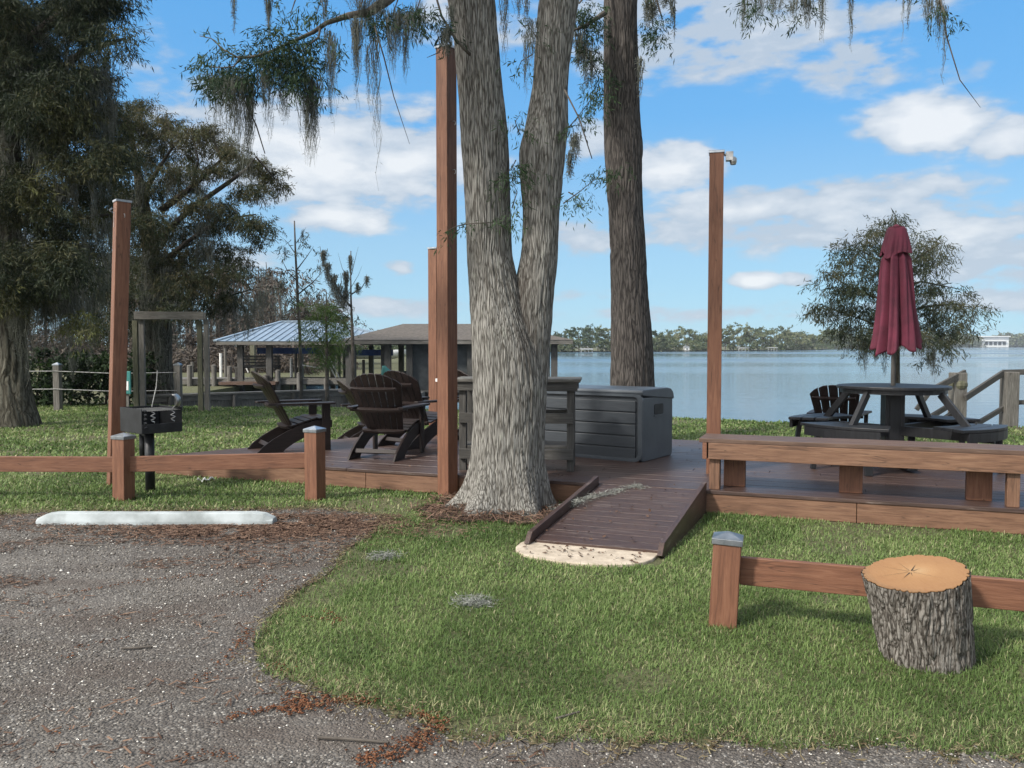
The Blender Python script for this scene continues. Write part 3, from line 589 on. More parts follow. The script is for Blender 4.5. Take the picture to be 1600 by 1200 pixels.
def fence(label, posts, rails, wd=.14):
    """posts: (x,y,h,rot,leanx); rails: (p0, p1, z0, z1)"""
    c = Vector((sum(p[0] for p in posts)/len(posts), sum(p[1] for p in posts)/len(posts), 0))
    t = empty('rail_fence', c, 0, label, 'fence', 'low rail fences beside the parking area')
    for (x, y, h, rot, ln) in posts:
        o = post_mesh(wd, h).build('fence_post', wood('cedar', 'z'), t, (x-c.x, y-c.y, 0), bevel=.006)
        R_ = (Matrix.Rotation(rad(ln), 3, 'Y') @ Matrix.Rotation(rot, 3, 'Z')); o.rotation_euler = R_.to_euler()
        cc = cap_mesh(wd, .030, .030).build('cap', M['cap'], o, (0, 0, h+.006), bevel=.002)
    for (a, d, z0, z1) in rails:
        b = MB(); A = Vector((a[0]-c.x, a[1]-c.y, z0)); D_ = Vector((d[0]-c.x, d[1]-c.y, z1)); l = (D_-A).length
        o = MB().box((l/2, 0, 0), (l, .038, .145)).build('rail', wood('cedar', 'x'), t, A, bevel=.004)
        dr = (D_-A).normalized(); o.rotation_euler = (0, -math.asin(dr.z), math.atan2(dr.y, dr.x))
    return t
p1 = P(188, 783); p2 = P(490, 783); y1 = p1.y+.07; y2 = p2.y+.07
e0 = (-9.5, y1+.15)
fence('low rail fence with two capped posts, in front of the grill', [(p1.x, y1, .60, rad(-19), .8), (p2.x, y2, .665, rad(-24), 0), (-7.8, y1+.15, .6, rad(-15), 0)],
      [((-7.7, y1+.15), (p1.x-.07, y1), .33, .335), ((p1.x+.07, y1), (p2.x-.07, y2), .338, .375)])
p3 = P(1134, 983); r0 = (p3.x+.10, p3.y+.11); r1 = (4.4, p3.y-1.09)
fence('low rail fence with one cracked capped post, behind the cut log', [(p3.x+.005, p3.y+.075, .455, rad(-17), 2.6), (4.45, p3.y-1.1, .46, rad(-20), 0)], [(r0, r1, .275, .285)])

# wheel stop
ws = P(53, 821); we = P(425, 821); L_ = we.x-ws.x
b = MB(); n = 24
pr = [(-.075, -.01), (-.07, .03), (-.045, .105), (.045, .105), (.07, .03), (.075, -.01)]
vs = []; fs = []
for i in range(n+1):
    t = i/n; x = ws.x+L_*t; e = min(t, 1-t)*L_; k = min(1, .55+e/.10*.45) if e < .10 else 1; bow = .02*math.sin(math.pi*t)
    for (yy, zz) in pr: vs.append((x, ws.y+.085+yy*(1 if e > 0 else .9)-bow, -.01+(zz+.01)*(k if zz > .05 else 1)*(.9 if zz > .05 else 1)))
for i in range(n):
    for k in range(6): a = i*6+k; c = i*6+(k+1) % 6; fs.append((a, c, c+6, a+6))
fs += [tuple(range(5, -1, -1)), tuple(range(n*6, n*6+6))]; b.add(vs, fs)
tag(b.build('wheel_stop', M['conc'], bevel=.006), 'long pale concrete wheel stop lying between gravel and lawn', 'wheel stop')

# cut log
def log():
    c = P(1459, 1035); root = empty('cut_log', (c.x, 3.80, 0), 0, 'upright freshly cut log with grey furrowed bark, leaning before the fence rail', 'log')
    nt_, nz_ = 420, 150; th = np.linspace(0, 2*np.pi, nt_, endpoint=False); Z = np.linspace(-.03, .405, nz_)
    TT, ZZ = np.meshgrid(th, Z); u = TT/(2*np.pi)
    warp = (vnoise(u*24, ZZ*7+3, 5, 24)-.5)*1.6
    r1_ = np.abs(vnoise(u*58+warp, ZZ*8, 7, 58)-.5)*2; r2_ = np.abs(vnoise(u*120+warp, ZZ*40, 8, 120)-.5)*2
    rr = .190+.026*(ZZ/.405)+.010*np.sin(TT*2+1)+.006*np.sin(TT*3)+.013*np.clip(r1_*1.9, 0, 1)+.003*np.clip(r2_*1.5, 0, 1)-.006
    leanx = -.075*(ZZ/.405); x = rr*np.cos(TT)+leanx; y = rr*np.sin(TT)-.02*(ZZ/.405)
    # tilt of the sawn face towards the camera
    z = ZZ+np.clip(ZZ/.405, 0, 1)*(.10*(rr*np.sin(TT))+.13*rr*np.cos(TT))
    V = np.stack([x, y, z], 2).reshape(-1, 3); i = np.arange(nz_-1)[:, None]*nt_; k = np.arange(nt_)[None]; k2 = (k+1) % nt_
    F = np.stack([i+k, i+k2, i+nt_+k2, i+nt_+k], 2).reshape(-1, 4)
    link('bark', np_mesh('bark', V, F, smooth=True), M['bark_stump'], root)
    top = V[-nt_:]; cen = top.mean(0); inner = cen+(top-cen)*.975; inner2 = inner+np.array([0, 0, .004])
    b = MB(); b.add([tuple(v-cen) for v in inner]+[tuple(v-cen) for v in inner2]+[(0, 0, .004)], [(j, (j+1) % nt_, nt_+(j+1) % nt_, nt_+j) for j in range(nt_)]+[(nt_+j, nt_+(j+1) % nt_, 2*nt_) for j in range(nt_)])
    b.build('sawn_face', M['rings'], root, tuple(cen))
    b = MB()   # drying cracks and knots
    for a, l, w in ((.9, .085, .003), (3.9, .08, .0025), (.4, .05, .002), (4.4, .045, .0018), (2.3, .16, .0014), (5.4, .15, .0012), (3.2, .17, .0012), (1.6, .13, .0012)):
        p0 = (-.02+.012*math.cos(a), .01+.012*math.sin(a)); p1_ = (p0[0]+l*math.cos(a), p0[1]+l*math.sin(a)); nx, ny = -math.sin(a)*w, math.cos(a)*w; zf = lambda X_, Y_: .0065+.10*Y_+.13*X_
        b.add([(p0[0]+nx, p0[1]+ny, zf(*p0)), (p0[0]-nx, p0[1]-ny, zf(*p0)), (p1_[0], p1_[1], zf(*p1_))], [(0, 1, 2)])
    b.build('drying_cracks', M['darktwig'], root, tuple(cen))
log()

# ================================================================ GRILL
def grill():
    p = P(235, 768); t = empty('park_grill', (p.x, p.y, 0), 0, 'black steel charcoal grill on a post, behind the left rail fence', 'grill')
    b = MB(); b.tube([(0, 0, -.05), (0, 0, .62)], .045, 16); b.build('pole', M['black'], t, smooth=True)
    b = MB(); b.tube([(-.11, .1, .30), (-.11, .1, .60)], .035, 12); b.tube([(-.11, .1, .56), (0, 0, .56)], .025, 10); b.build('ash_tube', M['black'], t, smooth=True)
    R_ = Matrix.Rotation(rad(-41), 3, 'Z'); bx_ = empty_part = None
    # firebox local frame: x right, y deep
    w, d, h, th = .46, .40, .24, .008; z0 = .60
    b = MB()
    for c, s in (((0, 0, z0), (w, d, th)), ((0, -d/2, z0+h/2), (w, th, h)), ((-w/2, 0, z0+h/2+.001), (th, d-th, h-.004)), ((w/2, -.0, z0+.045), (th, d-th, .09)), ((0, d/2, z0+h/2), (w, th, h-.002))): b.box(R_ @ Vector(c), s, R_)
    b.build('firebox', M['black'], t, (0, .05, 0), bevel=.002)
    b = MB()
    for i in range(5): b.box(R_ @ Vector((w/2+.006, -.17, z0+.06+i*.04)), (.03, .02, .016), R_ @ Matrix.Rotation(rad(25), 3, 'Y'))
    b.build('height_notches', M['black'], t, (0, .05, 0))
    b = MB()
    for i in range(15): b.bar(R_ @ Vector((-w/2+.02, -d/2+.03+i*.025, z0+h*.9)), R_ @ Vector((w/2+.01, -d/2+.03+i*.025, z0+h*.9)), .006, .006)
    b.bar(R_ @ Vector((-w/2+.02, -d/2+.03, z0+h*.9-.005)), R_ @ Vector((-w/2+.02, d/2-.03, z0+h*.9-.005)), .012, .006)
    g = b.build('grate', M['steel'], t, (0, .05, 0))
    for yy in (-.1, .1):
        pts = [R_ @ Vector((w/2+.02+.0*k, yy+.012*math.cos(k*1.3), z0+.10+k*.010+.0)) for k in range(12)]
        b = MB(); b.tube([q+Vector((.012*math.sin(k*1.6), 0, 0)) for k, q in enumerate(pts)], .005, 6); b.build('coil_handle', M['steel'], g)
    b = MB(); b.tube([R_ @ Vector((-.02, .02, z0+h)), R_ @ Vector((.0, .06, z0+h+.2)), R_ @ Vector((.01, .07, z0+h+.36))], .006, 6)
    
    b.build('fire_poker', M['steel'], None, (p.x, p.y+.05, 0)).name = 'fire_poker'
    tag(bpy.data.objects['fire_poker'], 'thin grey metal poker standing up from the grill', 'poker')
    b = MB(); pts = []
    for k in range(9): a = rad(-75+k*18); pts.append(Vector((.24+.07*math.cos(a), 0.0, z0+h+.06+.075*math.sin(a))))
    vs = [q+Vector((0, s_*.06, 0)) for q in pts for s_ in (-1, 1)]
    b.add(vs, [(2*i, 2*i+1, 2*i+3, 2*i+2) for i in range(8)]); o = b.build('scoop', M['steel'], None, (p.x-.03, p.y+.05, 0), smooth=True); sm = o.modifiers.new('s', 'SOLIDIFY'); sm.thickness = .004
    tag(o, 'curved pale metal scoop resting on the grill rim', 'scoop')
grill()
# teal notice box on a stake behind the leaning post
p = Q(198, 600, 11.0); t = empty('notice_box', (p.x, 11.0, 0), 0, 'small teal notice box on a thin stake behind the leaning post', 'notice box')
b = MB(); b.box((0, 0, .96), (.11, .03, .30)); b.build('box_body', M['teal'], t, bevel=.006); b = MB(); b.box((.0, -.018, .92), (.06, .004, .12)); b.build('notice_sheet', M['white'], t)
b = MB(); b.box((0, .02, .42), (.03, .02, .86)); b.build('stake', wood('grey', 'z'), t)
# white litter scrap on the lawn
b = MB(); p = P(322, 753); vs = []; fs = []
for i in range(9):
    for j in range(4): vs.append((i*.022-.09, j*.02-.03+.015*math.sin(i), .02+.018*math.sin(i*1.9+j)+.012*math.cos(j*3+i)+i*.002))
for i in range(8):
    for j in range(3): a = i*4+j; fs.append((a, a+1, a+5, a+4))
b.add(vs, fs); o = b.build('paper_scrap', M['white'], None, (p.x, p.y, 0)); o.modifiers.new('s', 'SOLIDIFY').thickness = .002; tag(o, 'crumpled white paper scrap lying on the lawn near the deck edge', 'litter')

# ================================================================ ADIRONDACK CHAIRS
def chair(name, loc, rz, label, slats=7, group='adirondack chairs at the deck'):
    t = empty(name, loc, rz, label, 'chair', group); m = M['chair']
    st = [(-.47, 0), (-.40, .075), (-.28, .16), (-.12, .245), (.05, .315), (.22, .355), (.40, .36), (.40, .235), (.26, .215), (.10, .17), (-.04, .10), (-.14, .035), (-.17, 0)]
    for s in (-1, 1):
        b = MB(); b.prism([(x, s*.265-.0125, z) for x, z in st], (0, .025, 0)); b.build('side_rail', m, t, bevel=.003)
        b = MB(); b.box((.345, s*.293, .275), (.10, .025, .55)); b.build('front_leg', m, t, bevel=.003)
        b = MB(); b.prism([(.45, s*.295-.065, .552), (.45, s*.295+.055, .552), (.40, s*.295+.075, .552), (.1, s*.295+.075, .552), (-.32, s*.295+.045, .552), (-.36, s*.295+.01, .552), (-.34, s*.295-.035, .552), (.1, s*.295-.055, .552), (.38, s*.295-.075, .552)], (0, 0, .024)); b.build('armrest', m, t, bevel=.004)
        b = MB(); b.prism([(.30, s*.318-.01, .55), (.38, s*.318-.01, .55), (.32, s*.318-.01, .38)], (0, .02, 0)); b.build('arm_bracket', m, t)
    b = MB()
    for k in range(6):
        x = .375-k*.082; z = .372 if x > .2 else .372-(.2-x)*.30; b.box((x, 0, z+.008), (.072, .555, .02), Matrix.Rotation(rad(0 if x > .25 else -14), 3, 'Y'))
    b.box((.412, 0, .315), (.02, .555, .09)); b.build('seat', m, t, bevel=.003)
    # back: fan of slats in a tilted plane
    B0 = Vector((-.055, 0, .25)); dr = Vector((-.46, 0, .79)).normalized(); nr = Vector((dr.z, 0, -dr.x)); H = .80
    b = MB(); gap = .006; wb, wt = .42, .62
    for i in range(slats):
        c0 = -wb/2+wb*i/slats; c1 = c0+wb/slats; d0 = -wt/2+wt*i/slats; d1 = d0+wt/slats; pts = []
        arch = lambda s_: H-.17*(abs(s_)/(wt/2))**2.2
        pts = [(c0+gap/2, 0), (c1-gap/2, 0), (d1-gap, arch(d1)), ((d0+d1)/2, arch((d0+d1)/2)+.004), (d0+gap, arch(d0))]
        b.prism([B0+dr*h_+Vector((0, s_, 0))+nr*(.055*(s_/.31)**2) for s_, h_ in pts], nr*.018)
    b.build('backrest', m, t, bevel=.002)
    for h_, w_ in ((.04, .50), (.33, .68), (.60, .53)):
        b = MB(); n = 8; back = -nr
        pts = []
        for k in range(n+1): s_ = -w_/2+w_*k/n; pts.append(B0+dr*h_+Vector((0, s_, 0))+back*(.003))
        for k in range(n, -1, -1): s_ = -w_/2+w_*k/n; pts.append(B0+dr*h_+Vector((0, s_, 0))+back*(.028+.022*(1-(2*s_/w_)**2)))
        b.prism(pts, dr*.035); b.build('back_brace', m, t, bevel=.002)
    b = MB(); b.box((-.315, 0, .085), (.02, .505, .05), Matrix.Rotation(rad(40), 3, 'Y')); b.build('rear_stretcher', m, t)
    return t
c0 = P(384, 707, DZ); ch = (c0.x+.45, c0.y+.32, DZ)
chair('adirondack_chair', ch, rad(29), 'dark brown adirondack chair seen side on, left end of the deck')
chair('adirondack_chair', (-1.42, 9.42, DZ), rad(76), 'dark brown adirondack chair showing its slatted back, left of the tallest post')
chair('adirondack_chair', (-1.18, 10.45, DZ), rad(52), 'dark brown adirondack chair half hidden behind the one showing its back')
chair('adirondack_chair', (-2.12, 12.25, 0), rad(22), 'dark brown adirondack chair on the lawn, mostly hidden by the deck chairs')
chair('adirondack_chair', (-.33, 10.9, DZ), rad(25), 'dark brown adirondack chair glimpsed between tallest post and forked trunk')
chair('lawn_chair', (Q(1303, 600, 10.85).x+.10, 10.95, 0), rad(60), 'dark adirondack chair facing the lake behind the round table', slats=5)

# ================================================================ HIGH WEATHERED TABLE
t = empty('high_table', (Q(810, 600, 8.45).x, 8.5, DZ), rad(-6), 'weathered grey high table standing behind the forked trunk', 'table')
hw = .61
b = MB()
for k in range(4): b.box((0, -.23+k*.15, .905), (2*hw+.06, .145, .035))
b.build('tabletop', wood('grey', 'x'), t, bevel=.008)
b = MB(); b.box((0, -.262, .845), (2*hw, .035, .085)); b.box((0, .262, .845), (2*hw, .035, .085)); b.build('apron', wood('darkgrey', 'x'), t, bevel=.003)
for sx in (-1, 1):
    for sy in (-1, 1): b = MB(); b.box((sx*(hw-.07), sy*.20, .443), (.07, .085, .884)); b.build('leg', wood('darkgrey', 'z'), t, bevel=.003)
b = MB(); b.box((0, -.262, .53), (2*hw-.08, .035, .10)); b.box((0, .262, .53), (2*hw-.08, .035, .10)); b.build('middle_rail', wood('darkgrey', 'x'), t, bevel=.003)
b = MB()
for k in range(3): b.box((0, -.16+k*.15, .235), (2*hw-.08, .14, .03))
b.build('lower_shelf', wood('darkgrey', 'x'), t, bevel=.003)
b = MB(); b.box((0, -.262, .17), (2*hw-.08, .035, .10)); b.build('shelf_rail', wood('darkgrey', 'x'), t, bevel=.003)

# ================================================================ DECK BOX
c = P(1003, 723, DZ); t = empty('storage_box', (c.x, c.y, DZ), rad(-35), 'large slate grey plastic storage box with rounded lid, on the deck', 'storage box')
LW, LD, LH = 1.55, .78, .775
def rr_pts(x0, x1, z0, z1, r, n=6):
    o_ = []
    for cx, cz, a0 in ((x1-r, z1-r, 0), (x0+r, z1-r, 90), (x0+r, z0+r, 180), (x1-r, z0+r, 270)):
        for k in range(n+1): a = rad(a0+90*k/n); o_.append((cx+r*math.cos(a), cz+r*math.sin(a)))
    return o_
b = MB(); b.prism([(x, .02, z) for x, z in rr_pts(-LW+.03, -.03, .012, LH-.07, .06)], (0, LD-.04, 0)); b.build('body', M['box'], t)
for x0 in (-.055, -LW):   # end panels: rounded in side profile
    pr = rr_pts(0, LD, 0, LH-.085, .05); b = MB(); b.prism([(x0, y, z) for y, z in pr], (.055, 0, 0)); b.build('end_panel', M['boxtrim'], t, bevel=.012)
b = MB()
for k in range(5): b.box((-LW/2, .012, .085+k*.128), (LW-.16, .03, .118))
b.build('front_slats', M['box'], t, bevel=.006)
b = MB(); b.prism([(x, -.012, z) for x, z in rr_pts(-LW-.004, .004, 0, LH-.06, .10)]+[], (0, 0, 0)) if False else None
outer = rr_pts(-LW-.004, .006, -.0, LH-.03, .09, 8); inn = rr_pts(-LW+.045, -.045, .035, LH-.075, .06, 8); n = len(outer); b = MB(); vs = [(x, -.012, z) for x, z in outer]+[(x, -.012, z) for x, z in inn]+[(x, .03, z) for x, z in outer]+[(x, .03, z) for x, z in inn]
b.add(vs, [(i, (i+1) % n, n+(i+1) % n, n+i) for i in range(n)]+[(2*n+i, 3*n+i, 3*n+(i+1) % n, 2*n+(i+1) % n) for i in range(n)]+[(i, 2*n+i, 2*n+(i+1) % n, (i+1) % n) for i in range(n)]+[(n+i, n+(i+1) % n, 3*n+(i+1) % n, 3*n+i) for i in range(n)])
b.build('front_frame', M['boxtrim'], t, bevel=.004)
b = MB(); pr = [(-.02, LH-.075), (-.02, LH-.03), (.02, LH-.004), (.08, LH+.004), (LD-.14, LH+.004), (LD-.05, LH-.02), (LD+.005, LH-.075), (LD+.015, LH-.14), (LD-.02, LH-.14), (LD-.03, LH-.095)]
pr = [(-.02, LH-.028), (-.012, LH-.010), (.02, LH+.002), (.08, LH+.006), (LD-.16, LH+.006), (LD-.07, LH-.012), (LD-.01, LH-.05), (LD+.012, LH-.10), (LD+.012, LH-.155), (-.0, LH-.085)]
b.prism([(-LW-.01, y, z) for y, z in [(-.02, LH-.028), (-.012, LH-.008), (.03, LH+.004), (LD-.16, LH+.006), (LD-.07, LH-.008), (LD-.012, LH-.045), (LD+.014, LH-.10), (LD+.014, LH-.13), (-.005, LH-.062)]], (LW+.022, 0, 0)); b.build('lid', M['boxtrim'], t, bevel=.012)
b = MB(); b.prism([(.001, y, z) for y, z in rr_pts(.29, .52, .49, .61, .03)], (.004, 0, 0)); h_ = b.build('handle_recess', M['black'], t); b = MB(); b.prism([(.003, y, z) for y, z in rr_pts(.28, .53, .475, .492, .007)], (.010, 0, 0)); b.build('handle_lip', M['boxtrim'], h_)

# ================================================================ ROUND TABLE WITH SEATS, UMBRELLA
TC = Q(1395, 620, 8.75); TC = Vector((TC.x, 8.75, DZ))
t = empty('picnic_table', TC, rad(-8), 'round charcoal picnic table with attached bench seats on the deck', 'picnic table')
b = MB(); R0 = .555; n = 32; oc = [(R0*math.cos(2*math.pi*k/n+.1), R0*math.sin(2*math.pi*k/n+.1)) for k in range(n)]
b.prism([(x, y, .80) for x, y in oc], (0, 0, .032)); b.build('tabletop', M['table'], t, bevel=.006)
b = MB(); b.prism([(x*.93, y*.93, .755) for x, y in oc], (0, 0, .044)); b.build('table_rim', M['table'], t)
b = MB(); 
for s in (-1, 1): b.box((s*.075, 0, .39), (.04, .19, .75)); b.box((0, s*.075, .39), (.108, .04, .748))
b.build('centre_column', M['table'], t, bevel=.003)
b = MB(); b.box((0, 0, .03), (1.35, .09, .06)); b.box((0, 0, .055), (.09, 1.35, .058)); b.build('foot_cross', M['table'], t, bevel=.004)
for k in range(4):
    a = math.pi/4*1+k*math.pi/2; ca, sa = math.cos(a), math.sin(a); r = lambda q, w_, z: (q*ca-w_*sa, q*sa+w_*ca, z)
    b = MB(); b.bar(r(.05, 0, .36), r(1.02, 0, .36), .05, .10); b.build('seat_arm', M['table'], t, bevel=.003)
    b = MB(); b.bar(r(.80, 0, .40), r(.50, 0, .76), .07, .045, up=(-sa, ca, 0)); b.build('slanted_strut', M['table'], t, bevel=.003)
    b = MB()
    for q0, q1, i in ((.64, .77, 0), (.78, .91, 1), (.92, 1.05, 2)):
        sp_ = .47; pts = []
        for j in range(7): th = -sp_+2*sp_*j/6; pts.append(r(q0*math.cos(th)+.0, q0*math.sin(th), .43))
        for j in range(6, -1, -1): th = -sp_+2*sp_*j/6; pts.append(r(q1*math.cos(th), q1*math.sin(th), .43))
        b.prism(pts, (0, 0, .03))
    s_ = b.build('seat', M['table'], t, bevel=.004)
    b = MB(); pts = [r(1.05*math.cos(-.4+.8*j/6), 1.05*math.sin(-.4+.8*j/6), .34) for j in range(7)]+[r(1.02*math.cos(.4-.8*j/6), 1.02*math.sin(.4-.8*j/6), .34) for j in range(7)]; b.prism(pts, (0, 0, .088)); b.build('seat_skirt', M['table'], s_)
    for s in (-1, 1): b = MB(); b.bar(r(.93, s*.26, .43), r(.97, s*.30, .0), .07, .045); b.build('seat_leg', M['table'], t, bevel=.003)
# folded umbrella
u = empty('folded_umbrella', (TC.x, TC.y, DZ), 0, 'closed burgundy canvas umbrella standing through the round table', 'umbrella')
b = MB(); b.tube([(0, 0, .10), (0, 0, 2.43)], .024, 14); b.build('pole', wood('darkgrey', 'z'), u, smooth=True)
def pleat(prof, npl, amp, seed, hem=0):
    nt_ = 192; th = np.linspace(0, 2*np.pi, nt_, endpoint=False); rng = np.random.default_rng(seed); ph = rng.uniform(0, 6.28, 4); V = []
    K = []
    P0 = prof; zs = np.linspace(prof[0][0], prof[-1][0], 48)
    for z in zs:
        r = np.interp(-z, [-p[0] for p in P0][::1], [p[1] for p in P0]); am = np.interp(-z, [-p[0] for p in P0], [p[2] for p in P0]); f = (prof[0][0]-z)/(prof[0][0]-prof[-1][0])
        w = np.sin(npl*th+ph[0]+.5*np.sin(2*th)); w = np.sign(w)*np.abs(w)**.75
        rr = r*(1+am*w+am*.38*np.sin(npl*1.9*th+ph[1]+2*f)+.05*np.sin(17*th+5*f+ph[0])*f+.05*np.sin(2*th+ph[2]))
        zz = z+hem*f**3*(-w*.5+.9*np.sin(1*th+.8)+.3*np.sin(3*th+ph[3])); V.append(np.c_[rr*np.cos(th), rr*np.sin(th)*.9, zz])
    V = np.concatenate(V); nz_ = len(zs); i = np.arange(nz_-1)[:, None]*nt_; k = np.arange(nt_)[None]; k2 = (k+1) % nt_
    return V, np.stack([i+k, i+k2, i+nt_+k2, i+nt_+k], 2).reshape(-1, 4)
UB = lambda y: Q(1395, y, 8.75).z-DZ
V, F = pleat([(UB(392), .075, .25), (UB(405), .115, .26), (UB(430), .130, .28), (UB(480), .150, .32), (UB(520), .175, .34), (UB(541), .192, .34)], 8, .2, 4, .07)
V[:, 0] += .035*np.clip((2.3-V[:, 2])/.9, 0, 1)
o = link('canopy', np_mesh('canopy', V, F, smooth=True), M['canvas'], u); o.modifiers.new('s', 'SOLIDIFY').thickness = .004
V, F = pleat([(UB(356), .075, .02), (UB(358), .088, .04), (UB(378), .118, .08), (UB(395), .140, .12)], 4, .2, 9, .05)
o = link('top_valance', np_mesh('top_valance', V, F, smooth=True), M['canvas'], u); o.modifiers.new('s', 'SOLIDIFY').thickness = .004
b = MB(); b.lathe([(.078, 0), (.08, .012), (.03, .022), (.028, .03), (.012, .04)], 20, (0, 0, UB(356)-.004)); b.build('finial', M['canvas'], u, smooth=True)

# ================================================================ TREES
class Limbs:
    def __init__(s): s.t = []
    def tube(s, pts, rs, n=6, cap=True): s.t.append((pts, rs, n))
    def build(s, name, mat, parent):
        for pts, rs, n in s.t: MB().tube(pts, rs, n).build(name, mat, parent, smooth=True)
def ringtube(rings, nt_=160, seed=0, amp=.012, flare=None, sub=.02, freq=(34, 2.2)):
    """rings (z, cx, cy, rx, ry); bark relief cut into the surface"""
    R_ = np.array(rings, float); zs = np.arange(R_[0, 0], R_[-1, 0]+sub, sub)
    c = np.stack([np.interp(zs, R_[:, 0], R_[:, k]) for k in range(1, 5)], 1)
    for k in range(4):   # soften the kinks
        ker = np.ones(9)/9; pad = np.pad(c[:, k], 4, mode='edge'); c[:, k] = np.convolve(pad, ker, 'valid')
    th = np.linspace(0, 2*np.pi, nt_, endpoint=False); TT, ZZ = np.meshgrid(th, zs); u = TT/(2*np.pi)
    warp = (vnoise(u*8, ZZ*1.5, seed+1, 8)-.5)*2.6
    rd = np.abs(vnoise(u*freq[0]+warp, ZZ*freq[1], seed+2, freq[0])-.5)*2; fine = vnoise(u*freq[0]*3+warp*2, ZZ*freq[1]*3, seed+3, freq[0]*3)
    lump = vnoise(u*5, ZZ*1.3, seed+4, 5)-.5
    rel = amp*(np.clip(rd*1.7, 0, 1)-.6)+amp*.5*(fine-.5)+.03*lump
    fl = 0
    if flare:
        z0, h, a, ks, phs = flare; f = np.exp(-np.clip(ZZ-z0, 0, 9)/h); lob = .5+.5*np.cos(ks*TT+phs+.7*np.sin(2*TT)); fl = a*f*(.45+.75*lob**1.3)*(1-.30*np.cos(TT))
    x = c[:, 0:1]+(c[:, 2:3]+rel+fl)*np.cos(TT); y = c[:, 1:2]+(c[:, 3:4]+rel+fl)*np.sin(TT)
    V = np.stack([x, y, ZZ], 2).reshape(-1, 3); nz_ = len(zs); i = np.arange(nz_-1)[:, None]*nt_; k = np.arange(nt_)[None]; k2 = (k+1) % nt_
    return V, np.stack([i+k, i+k2, i+nt_+k2, i+nt_+k], 2).reshape(-1, 4)
def merge(parts):
    V = []; F = []; n = 0
    for v, f in parts: V.append(v); F.append(f+n); n += len(v)
    return np.concatenate(V), np.concatenate(F)
def leaf_verts(C, D, ln, wd, rng):
    """diamond leaves at C pointing along D"""
    n = len(C); D = D/np.linalg.norm(D, axis=1, keepdims=True); r = rng.normal(size=(n, 3)); S_ = np.cross(D, r); S_ /= np.linalg.norm(S_, axis=1, keepdims=True)+1e-9
    l = (ln*rng.uniform(.6, 1.4, n))[:, None]; w = (wd*rng.uniform(.6, 1.4, n))[:, None]
    V = np.stack([C, C+D*l*.45+S_*w*.5, C+D*l, C+D*l*.45-S_*w*.5], 1); return V
def foliage(clumps, rng, ln, wd, droop=.8):
    """clumps: (centre, radius xyz, n, tint mean) -> leaves concentrated on inner sprays, leaving gaps"""
    VV = []; TTt = []
    for (c, r, n, tm) in clumps:
        c = np.array(c); r = np.array(r); ns = max(2, n//26)
        sc = rng.normal(size=(ns, 3)); sc /= np.linalg.norm(sc, axis=1, keepdims=True); sc *= rng.random((ns, 1))**.5; sc = c+sc*r
        sd_ = rng.normal(size=(ns, 3)); sd_[:, 2] = -np.abs(sd_[:, 2])*droop-.25*droop; sd_ += (sc-c)/r*.7; sd_ /= np.linalg.norm(sd_, axis=1, keepdims=True)
        k = rng.integers(0, ns, n); t = rng.random(n)[:, None]; sl = ln*3.6
        C = sc[k]+sd_[k]*t*sl+rng.normal(size=(n, 3))*ln*.32
        D = sd_[k]*.6+rng.normal(size=(n, 3))*.6; D[:, 2] -= droop*.7
        VV.append(leaf_verts(C, D, ln, wd, rng)); stn = rng.normal(tm, .16, ns)
        TTt.append(np.clip(stn[k]+rng.normal(0, .09, n), 0, 1))
    return np.concatenate(VV), np.concatenate(TTt)
def leaf_obj(name, V, T, mat, parent=None, origin=(0, 0, 0)):
    n = len(V); F = (np.arange(n)*4)[:, None]+np.array([[0, 1, 2, 3]]); return link(name, np_mesh(name, (V-np.array(origin)).reshape(-1, 3), F, T), mat, parent)
def moss(anchors, rng, wd=.007, seg=9):
    """anchors: (pos, length, n strands, spread)"""
    VV = []; TTt = []
    for (p, L_, n, spd) in anchors:
        p = np.array(p); st = p+rng.normal(size=(n, 3))*np.array([spd, spd, spd*.5]); l = L_*rng.uniform(.35, 1.0, n)**1.0; tgt = rng.normal(size=(n, 2))*spd*.25
        ph = rng.uniform(0, 6.28, (n, 2)); a = rng.uniform(0, np.pi, n); pv = None; tn = np.clip(rng.normal(.5, .22, n), 0, 1)
        for s in range(seg+1):
            t = s/seg; conv = 1-.65*t
            q = np.empty((n, 3)); q[:, 0] = p[0]+(st[:, 0]-p[0])*conv+tgt[:, 0]*t+.010*np.sin(t*14+ph[:, 0])*l*2; q[:, 1] = p[1]+(st[:, 1]-p[1])*conv+tgt[:, 1]*t+.010*np.sin(t*12+ph[:, 1])*l*2; q[:, 2] = st[:, 2]-l*t
            w = wd*(1-.75*t)*(.7+.6*rng.random(n)); aa = a+t*3; o_ = np.c_[np.cos(aa)*w/2, np.sin(aa)*w/2, np.zeros(n)]
            cur = (q-o_, q+o_)
            if pv is not None: VV.append(np.stack([pv[0], pv[1], cur[1], cur[0]], 1)); TTt.append(tn)
            pv = cur
            if s and s < seg:   # side curls
                d = rng.normal(size=(n, 3))*np.array([1, 1, .5]); d[:, 2] -= .6; VV.append(leaf_verts(q, d, wd*5, wd*.7, rng)); TTt.append(tn)
    return np.concatenate(VV), np.concatenate(TTt)
def wander(a, c, n, amp, rng, sag=0):
    a = np.array(a, float); c = np.array(c, float); pts = []; off = np.zeros(3)
    for i in range(n+1):
        t = i/n; off = off+rng.normal(size=3)*amp*(1 if 0 < i < n else 0); q = a+(c-a)*t+off*math.sin(math.pi*min(t*1.0, 1))+np.array([0, 0, sag*math.sin(math.pi*t)]); pts.append(tuple(q))
    return pts

